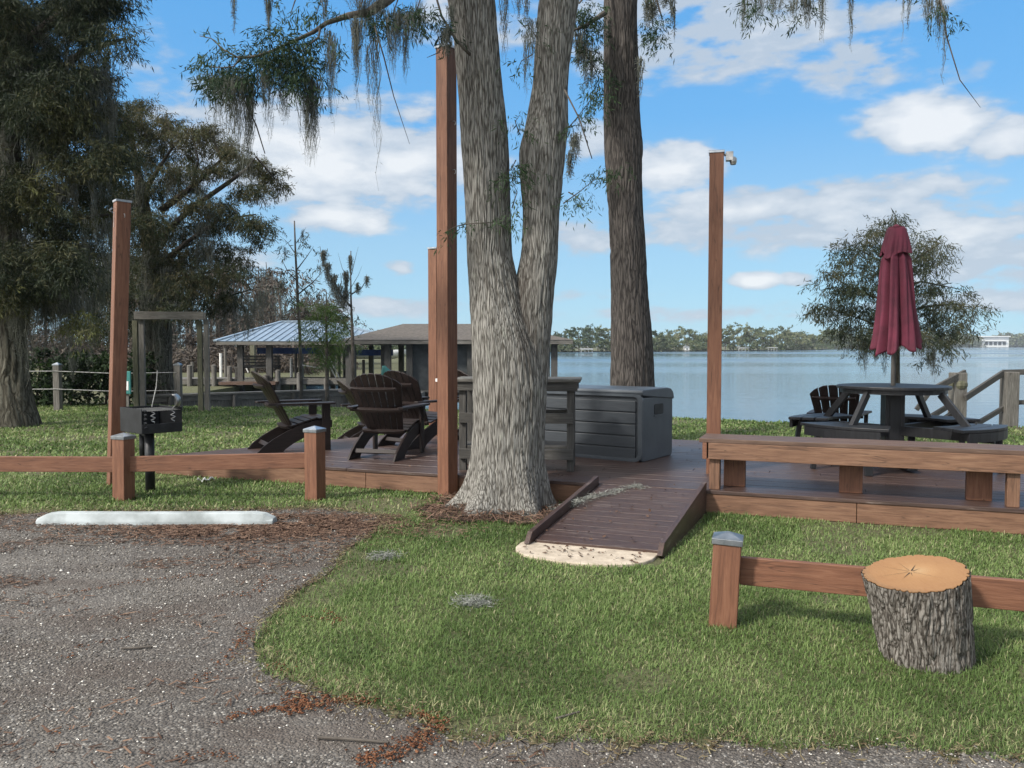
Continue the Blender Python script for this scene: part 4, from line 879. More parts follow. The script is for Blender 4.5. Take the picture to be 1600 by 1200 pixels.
# --- forked cypress in the middle
def forked():
    Y0 = TREE[1]; t = empty('forked_cypress', (TREE[0], Y0, 0), 0, 'large grey cypress with trunk forking in two, beside the ramp', 'tree', 'large cypress trees of the yard')
    def ring(y, l, r, Y=Y0, ry=None):
        a = Q(l, y, Y); c = Q(r, y, Y); rx = (c.x-a.x)/2*.97; return (a.z, (a.x+c.x)/2-TREE[0], Y-Y0, rx, ry if ry else rx)
    A = [ring(812, 745, 836), ring(790, 742, 845), ring(758, 738, 850), ring(722, 738, 849), ring(651, 738, 854), ring(600, 737, 856), ring(543, 736, 846), ring(500, 734, 830), ring(472, 733, 820), ring(435, 731, 808), ring(400, 729, 799), ring(333, 727, 797), ring(267, 725, 796), ring(200, 719, 793), ring(133, 715, 785), ring(67, 710, 779), ring(0, 700, 773)]
    top = A[-1]; A += [(4.9, top[1]-.16, -.02, .19, .19), (6.2, top[1]-.40, -.05, .15, .15), (7.6, top[1]-.6, -.1, .09, .09), (9.5, top[1]-.7, -.1, .03, .03)]
    A[0] = (-.08, A[0][1], 0, A[0][3], A[0][4])
    B_ = [ring(700, 795, 840), ring(640, 786, 852), ring(600, 784, 857), ring(543, 790, 862), ring(472, 798, 868), ring(430, 805, 871), ring(400, 812, 873), ring(333, 816, 875), ring(267, 812, 880), ring(233, 811, 883), ring(200, 820, 888), ring(133, 831, 890), ring(67, 835, 896), ring(0, 841, 903)]
    B_ = [(z, x, y+.03*i/13, rx, min(rx, .2)) for i, (z, x, y, rx, ry) in enumerate(B_)]
    tb = B_[-1]; B_ += [(4.9, tb[1]+.12, .05, .17, .17), (6.2, tb[1]+.3, .15, .14, .14), (7.6, tb[1]+.5, .2, .08, .08), (9.5, tb[1]+.6, .2, .03, .03)]
    V, F = merge([ringtube(A, 420, 10, .009, (0, .20, .20, 6, .6), .014, (84, 3.2)), ringtube(B_, 280, 60, .008, None, .016, (52, 3.2))])
    link('trunk', np_mesh('trunk', V, F, smooth=True), M['bark_main'], t)
    rng = np.random.default_rng(5); o3 = np.array([TREE[0], Y0, 0])
    # boughs: the long one over the left of the view plus the ones out of frame that shade the yard
    b = Limbs(); tw = Limbs(); cl = []; ms = []
    def loc(x, y, Y): q = Q(x, y, Y); return np.array(q)
    spine = [loc(700, -110, 7.1), loc(660, -50, 6.9), loc(605, 0, 6.8), loc(575, 20, 6.75), loc(545, 24, 6.7), loc(510, 36, 6.7), loc(490, 50, 6.65), loc(455, 66, 6.6), loc(425, 80, 6.55), loc(400, 88, 6.5), loc(372, 90, 6.5), loc(350, 78, 6.5), loc(330, 60, 6.5), loc(312, 56, 6.5)]
    b.tube([tuple(q-o3) for q in spine], [.055, .05, .042, .034, .024, .018, .016, .013, .012, .010, .008, .006, .004, .003], 8)
    sp2 = [loc(500, 45, 6.65), loc(498, 58, 6.6), loc(480, 72, 6.6), loc(470, 82, 6.6)]; b.tube([tuple(q-o3) for q in sp2], [.012, .009, .007, .004], 6)
    sp3 = [loc(375, 92, 6.5), loc(365, 104, 6.5), loc(345, 106, 6.5), loc(330, 104, 6.5)]; b.tube([tuple(q-o3) for q in sp3], [.008, .006, .005, .003], 6)
    px = 6.6/FPX
    for (x, y, rx, ry, n, tm) in [(345,112,24,16,900,.35),(375,110,26,20,1100,.3),(400,80,22,12,700,.3),(415,95,26,18,1000,.25),(440,60,26,14,800,.35),(455,80,22,18,900,.25),(475,85,18,26,800,.25),(480,115,14,26,700,.3),(320,68,12,14,160,.6),(335,85,12,10,140,.55),(310,80,5,18,90,.6),(350,130,22,14,500,.35),(395,122,20,16,500,.35),(355,82,14,4,60,.6),
                              (500,96,10,8,160,.4),(515,55,16,10,160,.5),(525,70,14,14,120,.45),(470,12,22,10,200,.6),(500,18,18,14,200,.55),(430,10,14,8,90,.6),(560,28,30,12,260,.35),(590,40,20,14,200,.35),(620,15,30,14,420,.35),(650,20,24,16,420,.35),(680,25,14,18,200,.35),(700,50,8,16,160,.2),(470,130,12,16,260,.35),(500,130,8,12,140,.35),
                              (1170,10,14,18,160,.45),(1190,6,20,10,140,.5),(1260,6,18,12,180,.5),(1450,10,10,16,140,.4),(1470,20,8,14,80,.4)]:
        Y_ = 6.6+rng.uniform(-.25, .25); c = loc(x, y, Y_); cl.append((c, (rx*px*1.05, .16, ry*px), int(n*.75), tm))
    # moss: (px x, px y top, px length, strands, spread px)
    for (x, y, l, n, s) in [(340,120,85,60,14),(365,125,95,70,10),(385,130,130,60,7),(392,150,60,40,5),(372,120,150,14,4),(412,110,60,30,8),(420,105,95,40,7),(440,105,70,40,8),(470,110,60,30,8),(480,120,110,90,9),(490,130,95,80,7),(445,150,40,16,10),(450,100,60,30,12),
                         (515,50,110,45,5),(521,60,115,22,4),(558,30,70,80,6),(556,30,115,26,4),(575,70,90,16,3),(585,40,160,20,2.5),(590,60,190,10,2),(575,20,40,50,8),(612,20,80,60,8),(622,20,60,60,6),(635,20,90,40,6),(648,20,45,50,8),(655,10,40,40,8),(632,50,60,14,3),
                         (420,-8,55,50,3.5),(365,-8,48,22,2.5),(508,-5,40,22,3),(700,40,45,40,5),(693,45,40,30,5),(704,10,50,30,4),(565,-2,30,80,10),(590,-5,30,80,10),(788,-10,95,26,4),(823,-10,50,20,3),(810,-8,40,14,4),(830,30,70,24,5),(822,50,90,20,3),(838,30,60,14,3),
                         (1163,-5,50,30,4),(1185,-5,30,40,8),(1210,-5,28,40,8),(1240,-5,36,40,8),(1262,-5,40,50,7),(1285,-5,60,22,3),(1330,-5,75,18,2.5),(1420,-5,42,10,2),(1450,-5,50,34,5),(1468,-5,70,34,4),(1476,10,100,16,2.5),(1412,-5,70,5,1)]:
        Y_ = 6.6+rng.uniform(-.2, .2); ms.append((loc(x, y, Y_), l*px*1.25, int(n*1.0), s*px))
    # the long diagonal dead strands
    for pts in ([(585,40),(600,90),(615,150),(640,225)], [(378,150),(400,195),(414,240)], [(1470,0),(1480,60),(1500,125),(1532,168)], [(882,140),(905,185),(925,248)]):
        b.tube([tuple(loc(x, y, 6.6)-o3) for x, y in pts], [.007, .006, .004, .0015], 5)
    b.tube([tuple(loc(x, y, 6.9)-o3) for x, y in [(706,70),(692,55),(686,82),(667,90)]], [.01, .008, .005, .002], 5)
    b.tube([tuple(loc(x, y, 7.15)-o3) for x, y in [(735,86),(712,62),(690,25),(680,-10)]], [.014, .012, .010, .009], 6)
    for x in (565, 620, 655, 460, 500): b.tube([tuple(loc(x, -70, 6.7)-o3), tuple(loc(x+8, -20, 6.65)-o3), tuple(loc(x-6, 22, 6.6)-o3)], [.012, .008, .003], 5)
    for x in (1170, 1190, 1260, 1330, 1450, 1470): b.tube([tuple(loc(x-40, -90, 6.7)-o3), tuple(loc(x-10, -30, 6.65)-o3), tuple(loc(x, 10, 6.6)-o3)], [.012, .008, .003], 5)
    b.tube([tuple(loc(900, -260, 7.3)-o3), tuple(loc(1150, -150, 6.9)-o3), tuple(loc(1420, -110, 6.7)-o3), tuple(loc(1620, -90, 6.6)-o3)], [.09, .06, .035, .02], 8)
    # sprigs growing from the bark
    for pts, n in (([(812,210),(805,190),(812,180)], 90), ([(806,250),(800,262),(812,272)], 90), ([(772,284),(790,270),(800,262)], 90), ([(727,350),(760,348),(795,345)], 80), ([(727,350),(712,354),(700,360)], 50), ([(880,318),(905,300),(942,270)], 110), ([(888,300),(905,310),(912,325)], 40),
                   ([(888,200),(905,180),(938,135)], 140), ([(800,325),(808,300),(800,285)], 80), ([(812,340),(805,330),(798,350)], 60), ([(825,270),(815,260),(820,250)], 60), ([(840,60),(825,40),(815,42)], 60), ([(832,85),(815,95),(808,110)], 50)):
        pp = [loc(x, y, Y0-.22) for x, y in pts]; tw.tube([tuple(q-o3) for q in pp], [.006, .004, .002], 5)
        for i in range(len(pp)-1):
            for s in range(3): cl.append((pp[i]+(pp[i+1]-pp[i])*(s+.5)/3, (.055, .06, .035), n//4, .75))
    # high crown, above the frame
    for k in range(34):
        side = -1 if k % 2 else 1; z = rng.uniform(5.4, 9.5); a = rng.uniform(0, 6.28); r = rng.uniform(1.2, 3.6)*(1-.06*(z-5.4)); st = np.array([side*.45+.03, 0, z-.4]); e = np.array([r*math.cos(a)+side*.5, r*math.sin(a), z-.1])
        if z < 6.6 and e[1] > 1.5: continue
        b.tube(wander(st, e, 6, .05, rng, .2), [.045, .04, .032, .025, .018, .012, .006], 6)
        for q in (.35, .6, .85, 1.0): cc = o3+st+(e-st)*q; cl.append((cc+np.array([0, 0, .1]), (.5, .5, .22), 170, .35)); 
    for k in range(22):   # dense crown on the sunward side, above the frame
        Y_ = rng.uniform(4.6, 10.5); X_ = rng.uniform(-5.2, 1.2); zf = CAM_H+.43*Y_+.75; z = zf+rng.uniform(0, 2.2); e = np.array([X_, Y_, z])-o3; st = np.array([-.25, 0, min(z-.3, 8.0)])
        b.tube(wander(st, e, 5, .05, rng, .2), [.045, .036, .03, .02, .012, .006], 6)
        for q in (.55, .8, 1.0): cc = o3+st+(e-st)*q; cc[2] = max(cc[2], CAM_H+.43*cc[1]+.7); cl.append((cc, (.65, .65, .25), 420, .35))
    for e in ((-1.1,5.8,5.4),(-1.5,5.4,6.2),(-1.9,5.1,6.9),(-1.2,5.6,6.7),(-2.3,5.4,6.3),(-2.5,5.4,7.1),(-2.0,6.0,5.6),(-1.4,5.9,4.9)):   # boughs that shade the upper trunks and the slim post
        e = np.array(e)-o3; st = np.array([-.25, 0, min(e[2]-.2, 6.0)]); b.tube(wander(st, e, 5, .04, rng, .1), [.04, .034, .028, .02, .012, .006], 6)
        cl.append((o3+e, (.48, .48, .28), 1500, .35)); cl.append((o3+st+(e-st)*.7, (.4, .4, .22), 600, .35))
    b.build('bough', M['twig'], t); tw.build('bark_sprig_twig', M['twig'], t)
    V, T = foliage(cl, rng, .055, .009, .8); leaf_obj('foliage', V, T, M['leaf_near'], t, o3)
    V, T = moss(ms, rng, .0048); leaf_obj('hanging_moss', V, T, M['moss'], t, o3)
forked()

def big_back():
    Y0 = 12.3; c = Q(985, 500, Y0); X0 = c.x; t = empty('tall_cypress', (X0, Y0, 0), 0, 'tall straight brown cypress trunk rising behind the storage box', 'tree', 'large cypress trees of the yard')
    def ring(y, l, r): a = Q(l, y, Y0); c = Q(r, y, Y0); rx = (c.x-a.x)/2*.96; return (a.z, (a.x+c.x)/2-X0, 0, rx, rx)
    A = [(-.1, .02, 0, .38, .38), ring(606, 954, 1023), ring(560, 954, 1021), ring(510, 954, 1018), ring(400, 952, 1011), ring(333, 950, 1006), ring(267, 946, 1004), ring(232, 944, 1006), ring(200, 943, 1002), ring(133, 943, 998), ring(0, 943, 996)]
    A += [(7.5, -.15, 0, .22, .22), (10, -.2, 0, .14, .14), (13, -.2, 0, .04, .04)]
    V, F = ringtube(A, 280, 90, .012, (0, .25, .10, 5, 1), .02, (60, 3)); link('trunk', np_mesh('trunk', V, F, smooth=True), M['bark_back'], t)
    rng = np.random.default_rng(15); b = Limbs(); cl = []; ms = []; o3 = np.array([X0, Y0, 0]); loc = lambda x, y, Y: np.array(Q(x, y, Y))
    px = 12/FPX
    b.tube([tuple(loc(945, 20, 12.1)-o3), tuple(loc(915, 40, 11.8)-o3), tuple(loc(895, 48, 11.6)-o3)], [.04, .025, .012], 6)
    b.tube([tuple(loc(945, -60, 12.1)-o3), tuple(loc(925, -20, 11.8)-o3), tuple(loc(905, 5, 11.6)-o3)], [.04, .025, .012], 6)
    b.tube([tuple(loc(996, -60, 12.1)-o3), tuple(loc(1020, -20, 11.8)-o3), tuple(loc(1035, 30, 11.6)-o3)], [.04, .02, .008], 6)
    # the crack-like vine across the bark
    for (x, y, rx, ry, n, tm) in [(915,15,18,14,420,.3),(925,35,14,16,380,.3),(905,30,12,14,260,.3),(915,65,16,20,380,.3),(928,90,10,18,240,.35),(930,120,10,16,200,.55),(925,150,12,16,170,.6),(940,140,10,20,170,.6),(1010,25,10,14,130,.4),(1028,42,14,12,220,.45),(1038,55,8,10,140,.5),(940,262,10,8,90,.75),(962,262,14,8,130,.7)]:
        Y_ = Y0-.5; cl.append((loc(x, y, Y_), (rx*px, .25, ry*px), n, tm))
    for (x, y, l, n, s) in [(905,50,60,50,5),(915,70,70,30,5),(925,80,60,24,4),(1012,0,45,30,4),(1022,0,35,30,5),(1050,-5,40,16,2),(1054,10,60,8,1.5),(1000,90,70,20,2.5),(898,210,50,40,5),(890,240,45,26,3),(1040,-5,20,20,6)]:
        ms.append((loc(x, y, Y0-.6), l*px, n, s*px))
    for k in range(30):
        z = rng.uniform(7.2, 13); a = rng.uniform(0, 6.28); r = rng.uniform(1.2, 3.8)*(1-.07*(z-7)); st = np.array([-.18, 0, z-.4]); e = np.array([r*math.cos(a), r*math.sin(a), z])
        b.tube(wander(st, e, 5, .06, rng, .2), [.05, .04, .03, .02, .012, .006], 6)
        for q in (.4, .7, 1.0): cl.append((o3+st+(e-st)*q, (.55, .55, .22), 110, .35))
    b.build('bough', M['twig'], t); V, T = foliage(cl, rng, .085, .014, .8); leaf_obj('foliage', V, T, M['leaf_near'], t, o3)
    V, T = moss(ms, rng, .012); leaf_obj('hanging_moss', V, T, M['moss'], t, o3)
big_back()

def generic_tree(name, Y0, xb, label, trunk, limbs, pads, mosses, leaf, barkm, ln, wd, cat='tree', group=None, depth=1.0, droop=.8, seed=1, z0=0, mwd=.01, twn=10, tamp=.02, dens=1.0):
    """trunk: (px y, px l, px r); limbs: list of px paths with radius; pads: (x, y, rx, ry, n, tint) px; depth spreads pads in Y"""
    c = Q(xb, 600, Y0); X0 = c.x; o3 = np.array([X0, Y0, 0]); rng = np.random.default_rng(seed); px = Y0/FPX
    t = empty(name, (X0, Y0, z0), 0, label, cat, group); t.location = (X0, Y0, 0)
    A = []
    for (y, l, r) in trunk: a = Q(l, y, Y0); d = Q(r, y, Y0); A.append((a.z, (a.x+d.x)/2-X0, 0, (d.x-a.x)/2, (d.x-a.x)/2))
    A[0] = (z0-.15,)+A[0][1:]
    V, F = ringtube(A, 90, seed*7, tamp, None, .05, (18, 1.6)) if A[0][3] > .06 else ringtube(A, 20, seed*7, .004, None, .08, (8, 1))
    if A[0][3] <= .06:
        b0 = MB(); b0.tube([(a[1], a[2], a[0]) for a in A], [max(a[3], .006) for a in A], 8); b0.build('trunk', barkm, t, smooth=True)
    else: link('trunk', np_mesh('trunk', V, F, smooth=True), barkm, t)
    b = Limbs(); tws = []; cl = []
    for path, r0 in limbs:
        dy = rng.uniform(-depth, depth)*.5; n = len(path); pts = []
        for i, (x, y) in enumerate(path): q = np.array(Q(x, y, Y0)); s = 1+dy/Y0*(i/(n-1)); q = np.array([q[0]*s, Y0+dy*(i/(n-1)), CAM_H+(q[2]-CAM_H)*s]); pts.append(tuple(q-o3))
        b.tube(pts, [r0*(1-.8*i/(n-1)) for i in range(n)], 6)
    for (x, y, rx, ry, n, tm) in pads:
        dy = rng.uniform(-depth, depth); s = (Y0+dy)/Y0; q = np.array(Q(x, y, Y0)); q = np.array([q[0]*s, Y0+dy, CAM_H+(q[2]-CAM_H)*s])
        cl.append((q, (rx*px, max(rx*px*.8, .2), ry*px*.82), n, tm))
        for _ in range(twn if n > 150 else 3):
            d = rng.normal(size=3)*np.array([rx*px, rx*px*.7, ry*px])*.6; tws.append((q-d*.15, d))
    b.build('bough', M['darktwig'] if 'dark' in leaf or 'rust' in leaf or 'lake' in leaf else M['twig'], t)
    cl = [(c_, r_, int(n_*dens), t_) for c_, r_, n_, t_ in cl]
    V, T = foliage(cl, rng, ln, wd, droop)
    if tws:   # fine twigs carrying the sprays
        C_ = np.array([a for a, _ in tws]); D_ = np.array([d for _, d in tws]); V2 = leaf_verts(C_, D_, np.linalg.norm(D_, axis=1), px*2.2, rng); V = np.concatenate([V, V2]); T = np.concatenate([T, np.zeros(len(V2))])
    leaf_obj('foliage', V, T, M[leaf], t, o3)
    if mosses:
        V, T = moss([(np.array(Q(x, y, Y0-.3+rng.uniform(-.3, .3)*depth)), l*px, n, s*px) for (x, y, l, n, s) in mosses], rng, mwd); leaf_obj('hanging_moss', V, T, M['moss'], t, o3)
    return t
rg = random.Random(3)
# big moss-draped cypress, far left
pads = []
for _ in range(150):
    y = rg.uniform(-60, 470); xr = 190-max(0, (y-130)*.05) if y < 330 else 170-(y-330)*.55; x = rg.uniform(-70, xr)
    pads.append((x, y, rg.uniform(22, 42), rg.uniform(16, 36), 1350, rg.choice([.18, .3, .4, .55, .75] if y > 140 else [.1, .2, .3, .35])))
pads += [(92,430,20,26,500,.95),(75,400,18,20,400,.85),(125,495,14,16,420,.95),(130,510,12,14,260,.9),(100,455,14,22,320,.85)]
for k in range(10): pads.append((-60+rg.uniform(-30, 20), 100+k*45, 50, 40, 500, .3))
ms = [(rg.uniform(0, 175), rg.uniform(20, 430), rg.uniform(50, 130), 26, rg.uniform(5, 10)) for _ in range(70)]+[(x, 440+rg.uniform(-20, 30), rg.uniform(70, 140), 40, 7) for x in range(5, 145, 9)]+[(8,120,110,40,6),(60,180,90,40,7),(148,200,120,40,6),(155,30,90,30,6),(112,560,40,20,4)]
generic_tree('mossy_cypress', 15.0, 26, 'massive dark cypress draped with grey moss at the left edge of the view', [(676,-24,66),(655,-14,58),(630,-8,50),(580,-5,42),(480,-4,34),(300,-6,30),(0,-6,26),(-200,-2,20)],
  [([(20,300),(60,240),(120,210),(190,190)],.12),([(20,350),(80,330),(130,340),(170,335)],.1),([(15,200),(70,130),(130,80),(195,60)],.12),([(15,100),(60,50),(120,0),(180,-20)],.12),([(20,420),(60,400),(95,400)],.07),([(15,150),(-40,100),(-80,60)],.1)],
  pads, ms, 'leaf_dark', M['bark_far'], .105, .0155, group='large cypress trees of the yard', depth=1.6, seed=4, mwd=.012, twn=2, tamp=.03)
# spreading rust-tinted cypress behind it
pads = [(185,180,42,20,700,.5),(215,165,30,16,450,.55),(225,195,40,18,600,.55),(180,235,40,26,700,.4),(230,240,36,22,600,.4),(262,190,28,16,430,.6),(250,215,30,16,430,.55),(300,205,30,16,450,.7),(325,200,20,10,240,.7),(345,225,26,14,420,.7),(362,235,18,10,240,.65),
 (295,235,26,12,300,.6),(280,262,28,18,380,.45),(320,262,28,12,360,.5),(350,265,22,9,260,.5),(250,290,34,24,560,.4),(200,300,46,30,900,.35),(305,318,30,14,420,.5),(345,322,30,14,420,.5),(300,290,22,10,220,.45),(385,250,22,12,300,.7),(405,258,22,14,340,.65),(425,275,18,14,280,.65),(440,288,10,9,110,.7),
 (395,290,24,12,260,.5),(375,300,18,10,180,.5),(410,300,16,10,120,.5),(215,350,50,34,1100,.4),(270,360,40,30,800,.5),(320,350,30,18,480,.45),(360,345,28,14,360,.4),(395,345,26,12,320,.4),(415,352,16,10,170,.45),(400,370,18,9,160,.45),(190,400,50,34,1000,.3),(250,410,50,32,950,.4),(310,395,44,26,760,.5),(355,385,26,16,300,.45),
 (230,450,60,26,900,.3),(300,440,50,24,760,.4),(350,425,34,20,420,.4),(370,405,22,12,200,.45),(170,450,40,30,600,.25),(290,480,50,16,420,.35),(350,465,30,16,260,.35),(150,160,20,14,200,.5),(160,330,40,40,700,.3),(150,500,30,40,420,.25),(200,500,40,30,500,.25)]
generic_tree('spreading_cypress', 21.0, 248, 'spreading cypress with rusty brown needles, behind the timber swing frame', [(645,222,275),(600,228,270),(500,232,266),(400,224,252),(300,212,228),(230,204,212),(190,200,204)],
  [([(250,330),(290,300),(320,275),(345,250),(330,205)],.09),([(300,290),(310,250),(304,225)],.04),([(245,420),(290,380),(340,345),(400,335)],.08),([(240,380),(300,325),(350,290),(385,265),(400,245),(430,280)],.08),([(225,300),(250,260),(270,230),(262,190)],.07),([(215,280),(200,240),(190,200)],.07),([(240,450),(300,430),(360,420)],.06),([(230,350),(215,300),(220,250)],.07),([(345,250),(370,240)],.03)],
  pads, [(rg.uniform(170, 330), rg.uniform(250, 440), rg.uniform(30, 80), 20, 6) for _ in range(34)]+[(rg.uniform(180, 430), rg.uniform(440, 480), rg.uniform(50, 110), 26, 7) for _ in range(14)]+[(225,490,110,60,9),(250,500,120,60,9),(240,520,100,60,10)], 'leaf_rust', M['bark_far'], .105, .017, depth=1.8, seed=9, mwd=.018, twn=5, tamp=.03, dens=5.0, group='large cypress trees of the yard')
# cypress behind the umbrella
pads = [(1398,335,10,12,80,.5),(1385,350,22,12,190,.45),(1365,360,18,9,120,.45),(1400,360,14,10,100,.4),(1340,365,20,8,90,.5),(1320,375,10,6,36,.5),(1330,385,24,12,170,.35),(1360,385,26,14,260,.35),(1395,385,26,16,260,.35),(1440,385,22,12,170,.45),(1465,375,14,12,90,.55),(1478,390,7,9,36,.6),(1420,370,14,8,80,.4),(1455,395,20,10,130,.4),
 (1320,405,24,10,130,.4),(1350,415,30,14,300,.35),(1390,420,34,18,380,.3),(1440,415,30,14,260,.4),(1470,410,14,9,80,.5),(1310,425,20,9,130,.4),(1290,425,14,8,60,.5),(1300,450,24,10,190,.4),(1335,450,30,16,340,.3),(1380,450,36,18,400,.3),(1430,450,34,16,340,.35),(1470,445,24,12,200,.5),(1500,455,16,9,80,.5),
 (1285,475,18,9,110,.4),(1270,485,9,6,36,.5),(1310,480,28,14,260,.35),(1350,485,34,18,400,.3),(1400,490,36,18,380,.3),(1450,485,36,18,400,.45),(1490,475,26,14,240,.5),(1520,485,18,10,110,.55),(1532,478,9,6,40,.5),(1320,510,28,14,240,.3),(1360,515,30,14,280,.3),(1430,515,28,14,240,.35),(1470,510,32,16,340,.4),(1505,505,20,12,160,.45),(1520,520,12,10,60,.45),
 (1300,500,14,9,80,.4),(1340,530,20,9,110,.35),(1380,530,18,10,100,.35),(1460,535,18,11,130,.35),(1480,530,14,9,80,.4),(1455,555,8,9,50,.5),(1350,540,12,7,50,.4)]
generic_tree('lakeside_cypress', 16.2, 1400, 'airy cypress at the lake edge, behind the burgundy umbrella', [(655,1393,1407),(610,1395,1406),(540,1395,1404),(450,1395,1402),(380,1396,1400),(345,1397,1399)],
  [([(1398,480),(1370,465),(1330,450),(1290,425)],.035),([(1398,500),(1440,480),(1490,475),(1525,482)],.035),([(1398,420),(1370,405),(1320,378)],.025),([(1398,430),(1430,405),(1470,380)],.03),([(1398,450),(1440,440),(1500,452)],.03),([(1398,520),(1350,500),(1285,478)],.03),([(1398,380),(1380,360),(1368,358)],.015),([(1398,530),(1430,525),(1480,530)],.02)],
  pads, [(1352,530,60,24,3),(1350,540,40,20,5),(1382,545,45,16,3),(1368,545,30,12,2),(1452,550,26,20,3),(1458,545,45,22,3),(1440,530,40,20,5),(1330,500,50,16,4),(1300,470,30,10,3)], 'leaf_lake', M['bark_far'], .105, .015, depth=.9, seed=21, mwd=.011, twn=6, dens=3.0, group='slender trees along the water')
# slender waterside trees by the boathouses
generic_tree('slender_sapling', 22.0, 467, 'thin sparse sapling with dark twigs, left of the boathouse roof', [(612,509,514),(560,500,506),(500,468,473),(440,464,468),(390,462,465),(345,460,462)] if False else [(560,468,474),(520,466,471),(480,464,468),(440,462,466),(390,460,463),(345,459,461)],
  [([(465,440),(450,425),(440,405)],.02),([(465,420),(480,400),(490,385)],.018),([(464,400),(450,380),(442,372)],.015),([(466,460),(490,440),(508,420)],.02),([(463,380),(473,365),(478,355)],.012),([(466,480),(450,470),(436,440)],.018)],
  [(445,395,12,14,70,.4),(455,375,10,10,50,.4),(472,370,12,14,80,.4),(440,420,12,12,70,.4),(450,440,14,14,90,.4),(485,420,14,10,60,.4),(470,450,14,14,80,.4),(455,470,14,12,80,.4),(486,448,10,8,50,.4),(490,390,8,8,30,.4),(436,375,6,6,20,.4)], [(472,360,20,10,2),(445,385,25,12,2),(500,415,25,10,3)], 'leaf_lake', M['twig'], .12, .02, depth=.4, seed=31, twn=4, group='slender trees along the water')
generic_tree('green_sapling', 20.8, 511, 'small bright green cypress sapling in front of the metal roof', [(614,508,515),(580,508,514),(540,508,513),(500,508,511),(470,509,511),(455,509.5,510.5)],
  [([(510,560),(530,540),(545,520)],.015),([(510,540),(490,520),(478,500)],.015),([(510,510),(530,495),(540,480)],.012)],
  [(485,478,16,9,110,.6),(505,478,16,12,200,.5),(525,480,14,12,170,.5),(490,495,16,12,200,.5),(512,498,18,14,300,.5),(535,500,14,12,160,.6),(485,515,12,10,130,.5),(508,520,18,14,320,.4),(530,520,16,12,220,.5),(545,512,12,10,90,.7),(500,540,16,12,240,.4),(522,540,16,12,240,.5),(500,558,14,9,150,.5),(515,565,14,9,140,.6),(540,535,12,10,90,.7),(475,525,10,8,60,.6)], None, 'leaf_green', M['twig'], .10, .014, depth=.35, seed=33, twn=4, dens=2.2, group='slender trees along the water')
generic_tree('dying_sapling', 20.2, 549, 'leaning half dead sapling hung with moss, at the boathouse corner', [(600,549,556),(560,549,555),(520,548,553),(470,547,550),(430,547,549),(392,547.5,549)],
  [([(549,480),(535,465),(520,440),(503,405),(500,385)],.028),([(549,460),(565,450),(572,438),(573,428)],.016),([(549,430),(555,405),(560,385)],.010),([(549,500),(530,485),(500,480)],.014),([(549,520),(535,500),(520,495)],.012),([(549,440),(535,420),(528,395)],.010),([(548,450),(560,430),(566,415)],.008),([(550,510),(560,495),(556,490)],.008)],
  [(505,395,5,8,20,.4),(560,498,6,5,26,.7),(535,478,8,6,30,.5),(540,495,8,7,36,.6),(540,465,8,6,26,.3)], [(505,392,30,40,3),(512,412,34,50,3.5),(520,430,36,60,4),(528,445,36,60,5),(538,455,26,50,5),(541,425,42,50,3),(547,400,30,30,2),(537,470,14,40,5),(560,448,14,20,3),(573,432,20,24,2),(558,442,14,16,2)], 'leaf_lake', M['twig'], .08, .014, depth=.3, seed=35, mwd=.014, twn=3, group='slender trees along the water')

# ---- hedge + wire fence at far left
hy = 20.0; rng = np.random.default_rng(77); cl = []
for k in range(60): x = rng.uniform(-15.5, -8.9); cl.append(((x, hy+rng.uniform(-.3, .4), rng.uniform(.2, 1.1)), (.4, .35, .35), 330, rng.choice([.15, .3, .5, .7])))
V, T = foliage(cl, rng, .10, .06, .2); h0 = empty('hedge', (-12, hy, 0), 0, 'dark green clipped hedge behind the wire fence', 'hedge'); leaf_obj('foliage', V, T, M['leaf_hedge'], h0, (-12, hy, 0))
b = MB()
for k in range(16): b.tube([(-3.3+k*.42, .1, -.05), (-3.25+k*.42, .1, .5), (-3.3+k*.42+.1, .12, .9)], [.03, .025, .015], 6)
b.build('stems', M['darktwig'], h0)
fy = 18.6; fp = Q(91, 640, fy); t = empty('wire_fence', (fp.x, fy, 0), 0, 'wire fence with a pale capped wooden post in front of the hedge', 'fence')
for dx in (0, -3.4, 2.7): b = MB(); b.box((dx, 0, .5), (.14, .14, 1.02)); o = b.build('fence_post', wood('grey', 'z'), t, bevel=.01); MBc = cap_mesh(.14, .05, .02).build('cap', M['cap'], o, (dx, 0, 1.03))
for z in (.88, .48): b = MB(); b.tube([(-3.4, -.07, z-.02), (0, -.075, z), (1.3, -.075, z-.05), (2.7, -.07, z-.03)], .010, 6); b.build('wire', M['steel'], t)

# ---- timber swing frame
sy = 18.3; a = Q(222, 600, sy); c = Q(325, 600, sy+.4); t = empty('swing_frame', ((a.x+c.x)/2, sy, 0), rad(9), 'weathered timber swing frame of tall posts and a top beam', 'swing frame')
w2 = (c.x-a.x)/2+.02; H = Q(270, 497, sy).z
for sx in (-1, 1):
    for k, (dx, kd) in enumerate(((-.07, 'greygreen'), (.09, 'grey'))): b = MB(); b.box((sx*w2+dx*.9, -.03*k, H/2-.06-.0*k), (.105, .11, H+.0+.08*k)); b.build('upright', wood(kd, 'z'), t, bevel=.006)
b = MB(); b.box((0, -.12, H+.05), (2*w2+.1, .05, .17)); b.build('top_beam', wood('grey', 'x'), t, bevel=.005)
b = MB(); b.box((0, .09, H+.05), (2*w2+.1, .05, .14)); b.build('top_beam', wood('grey', 'x'), t, bevel=.005)

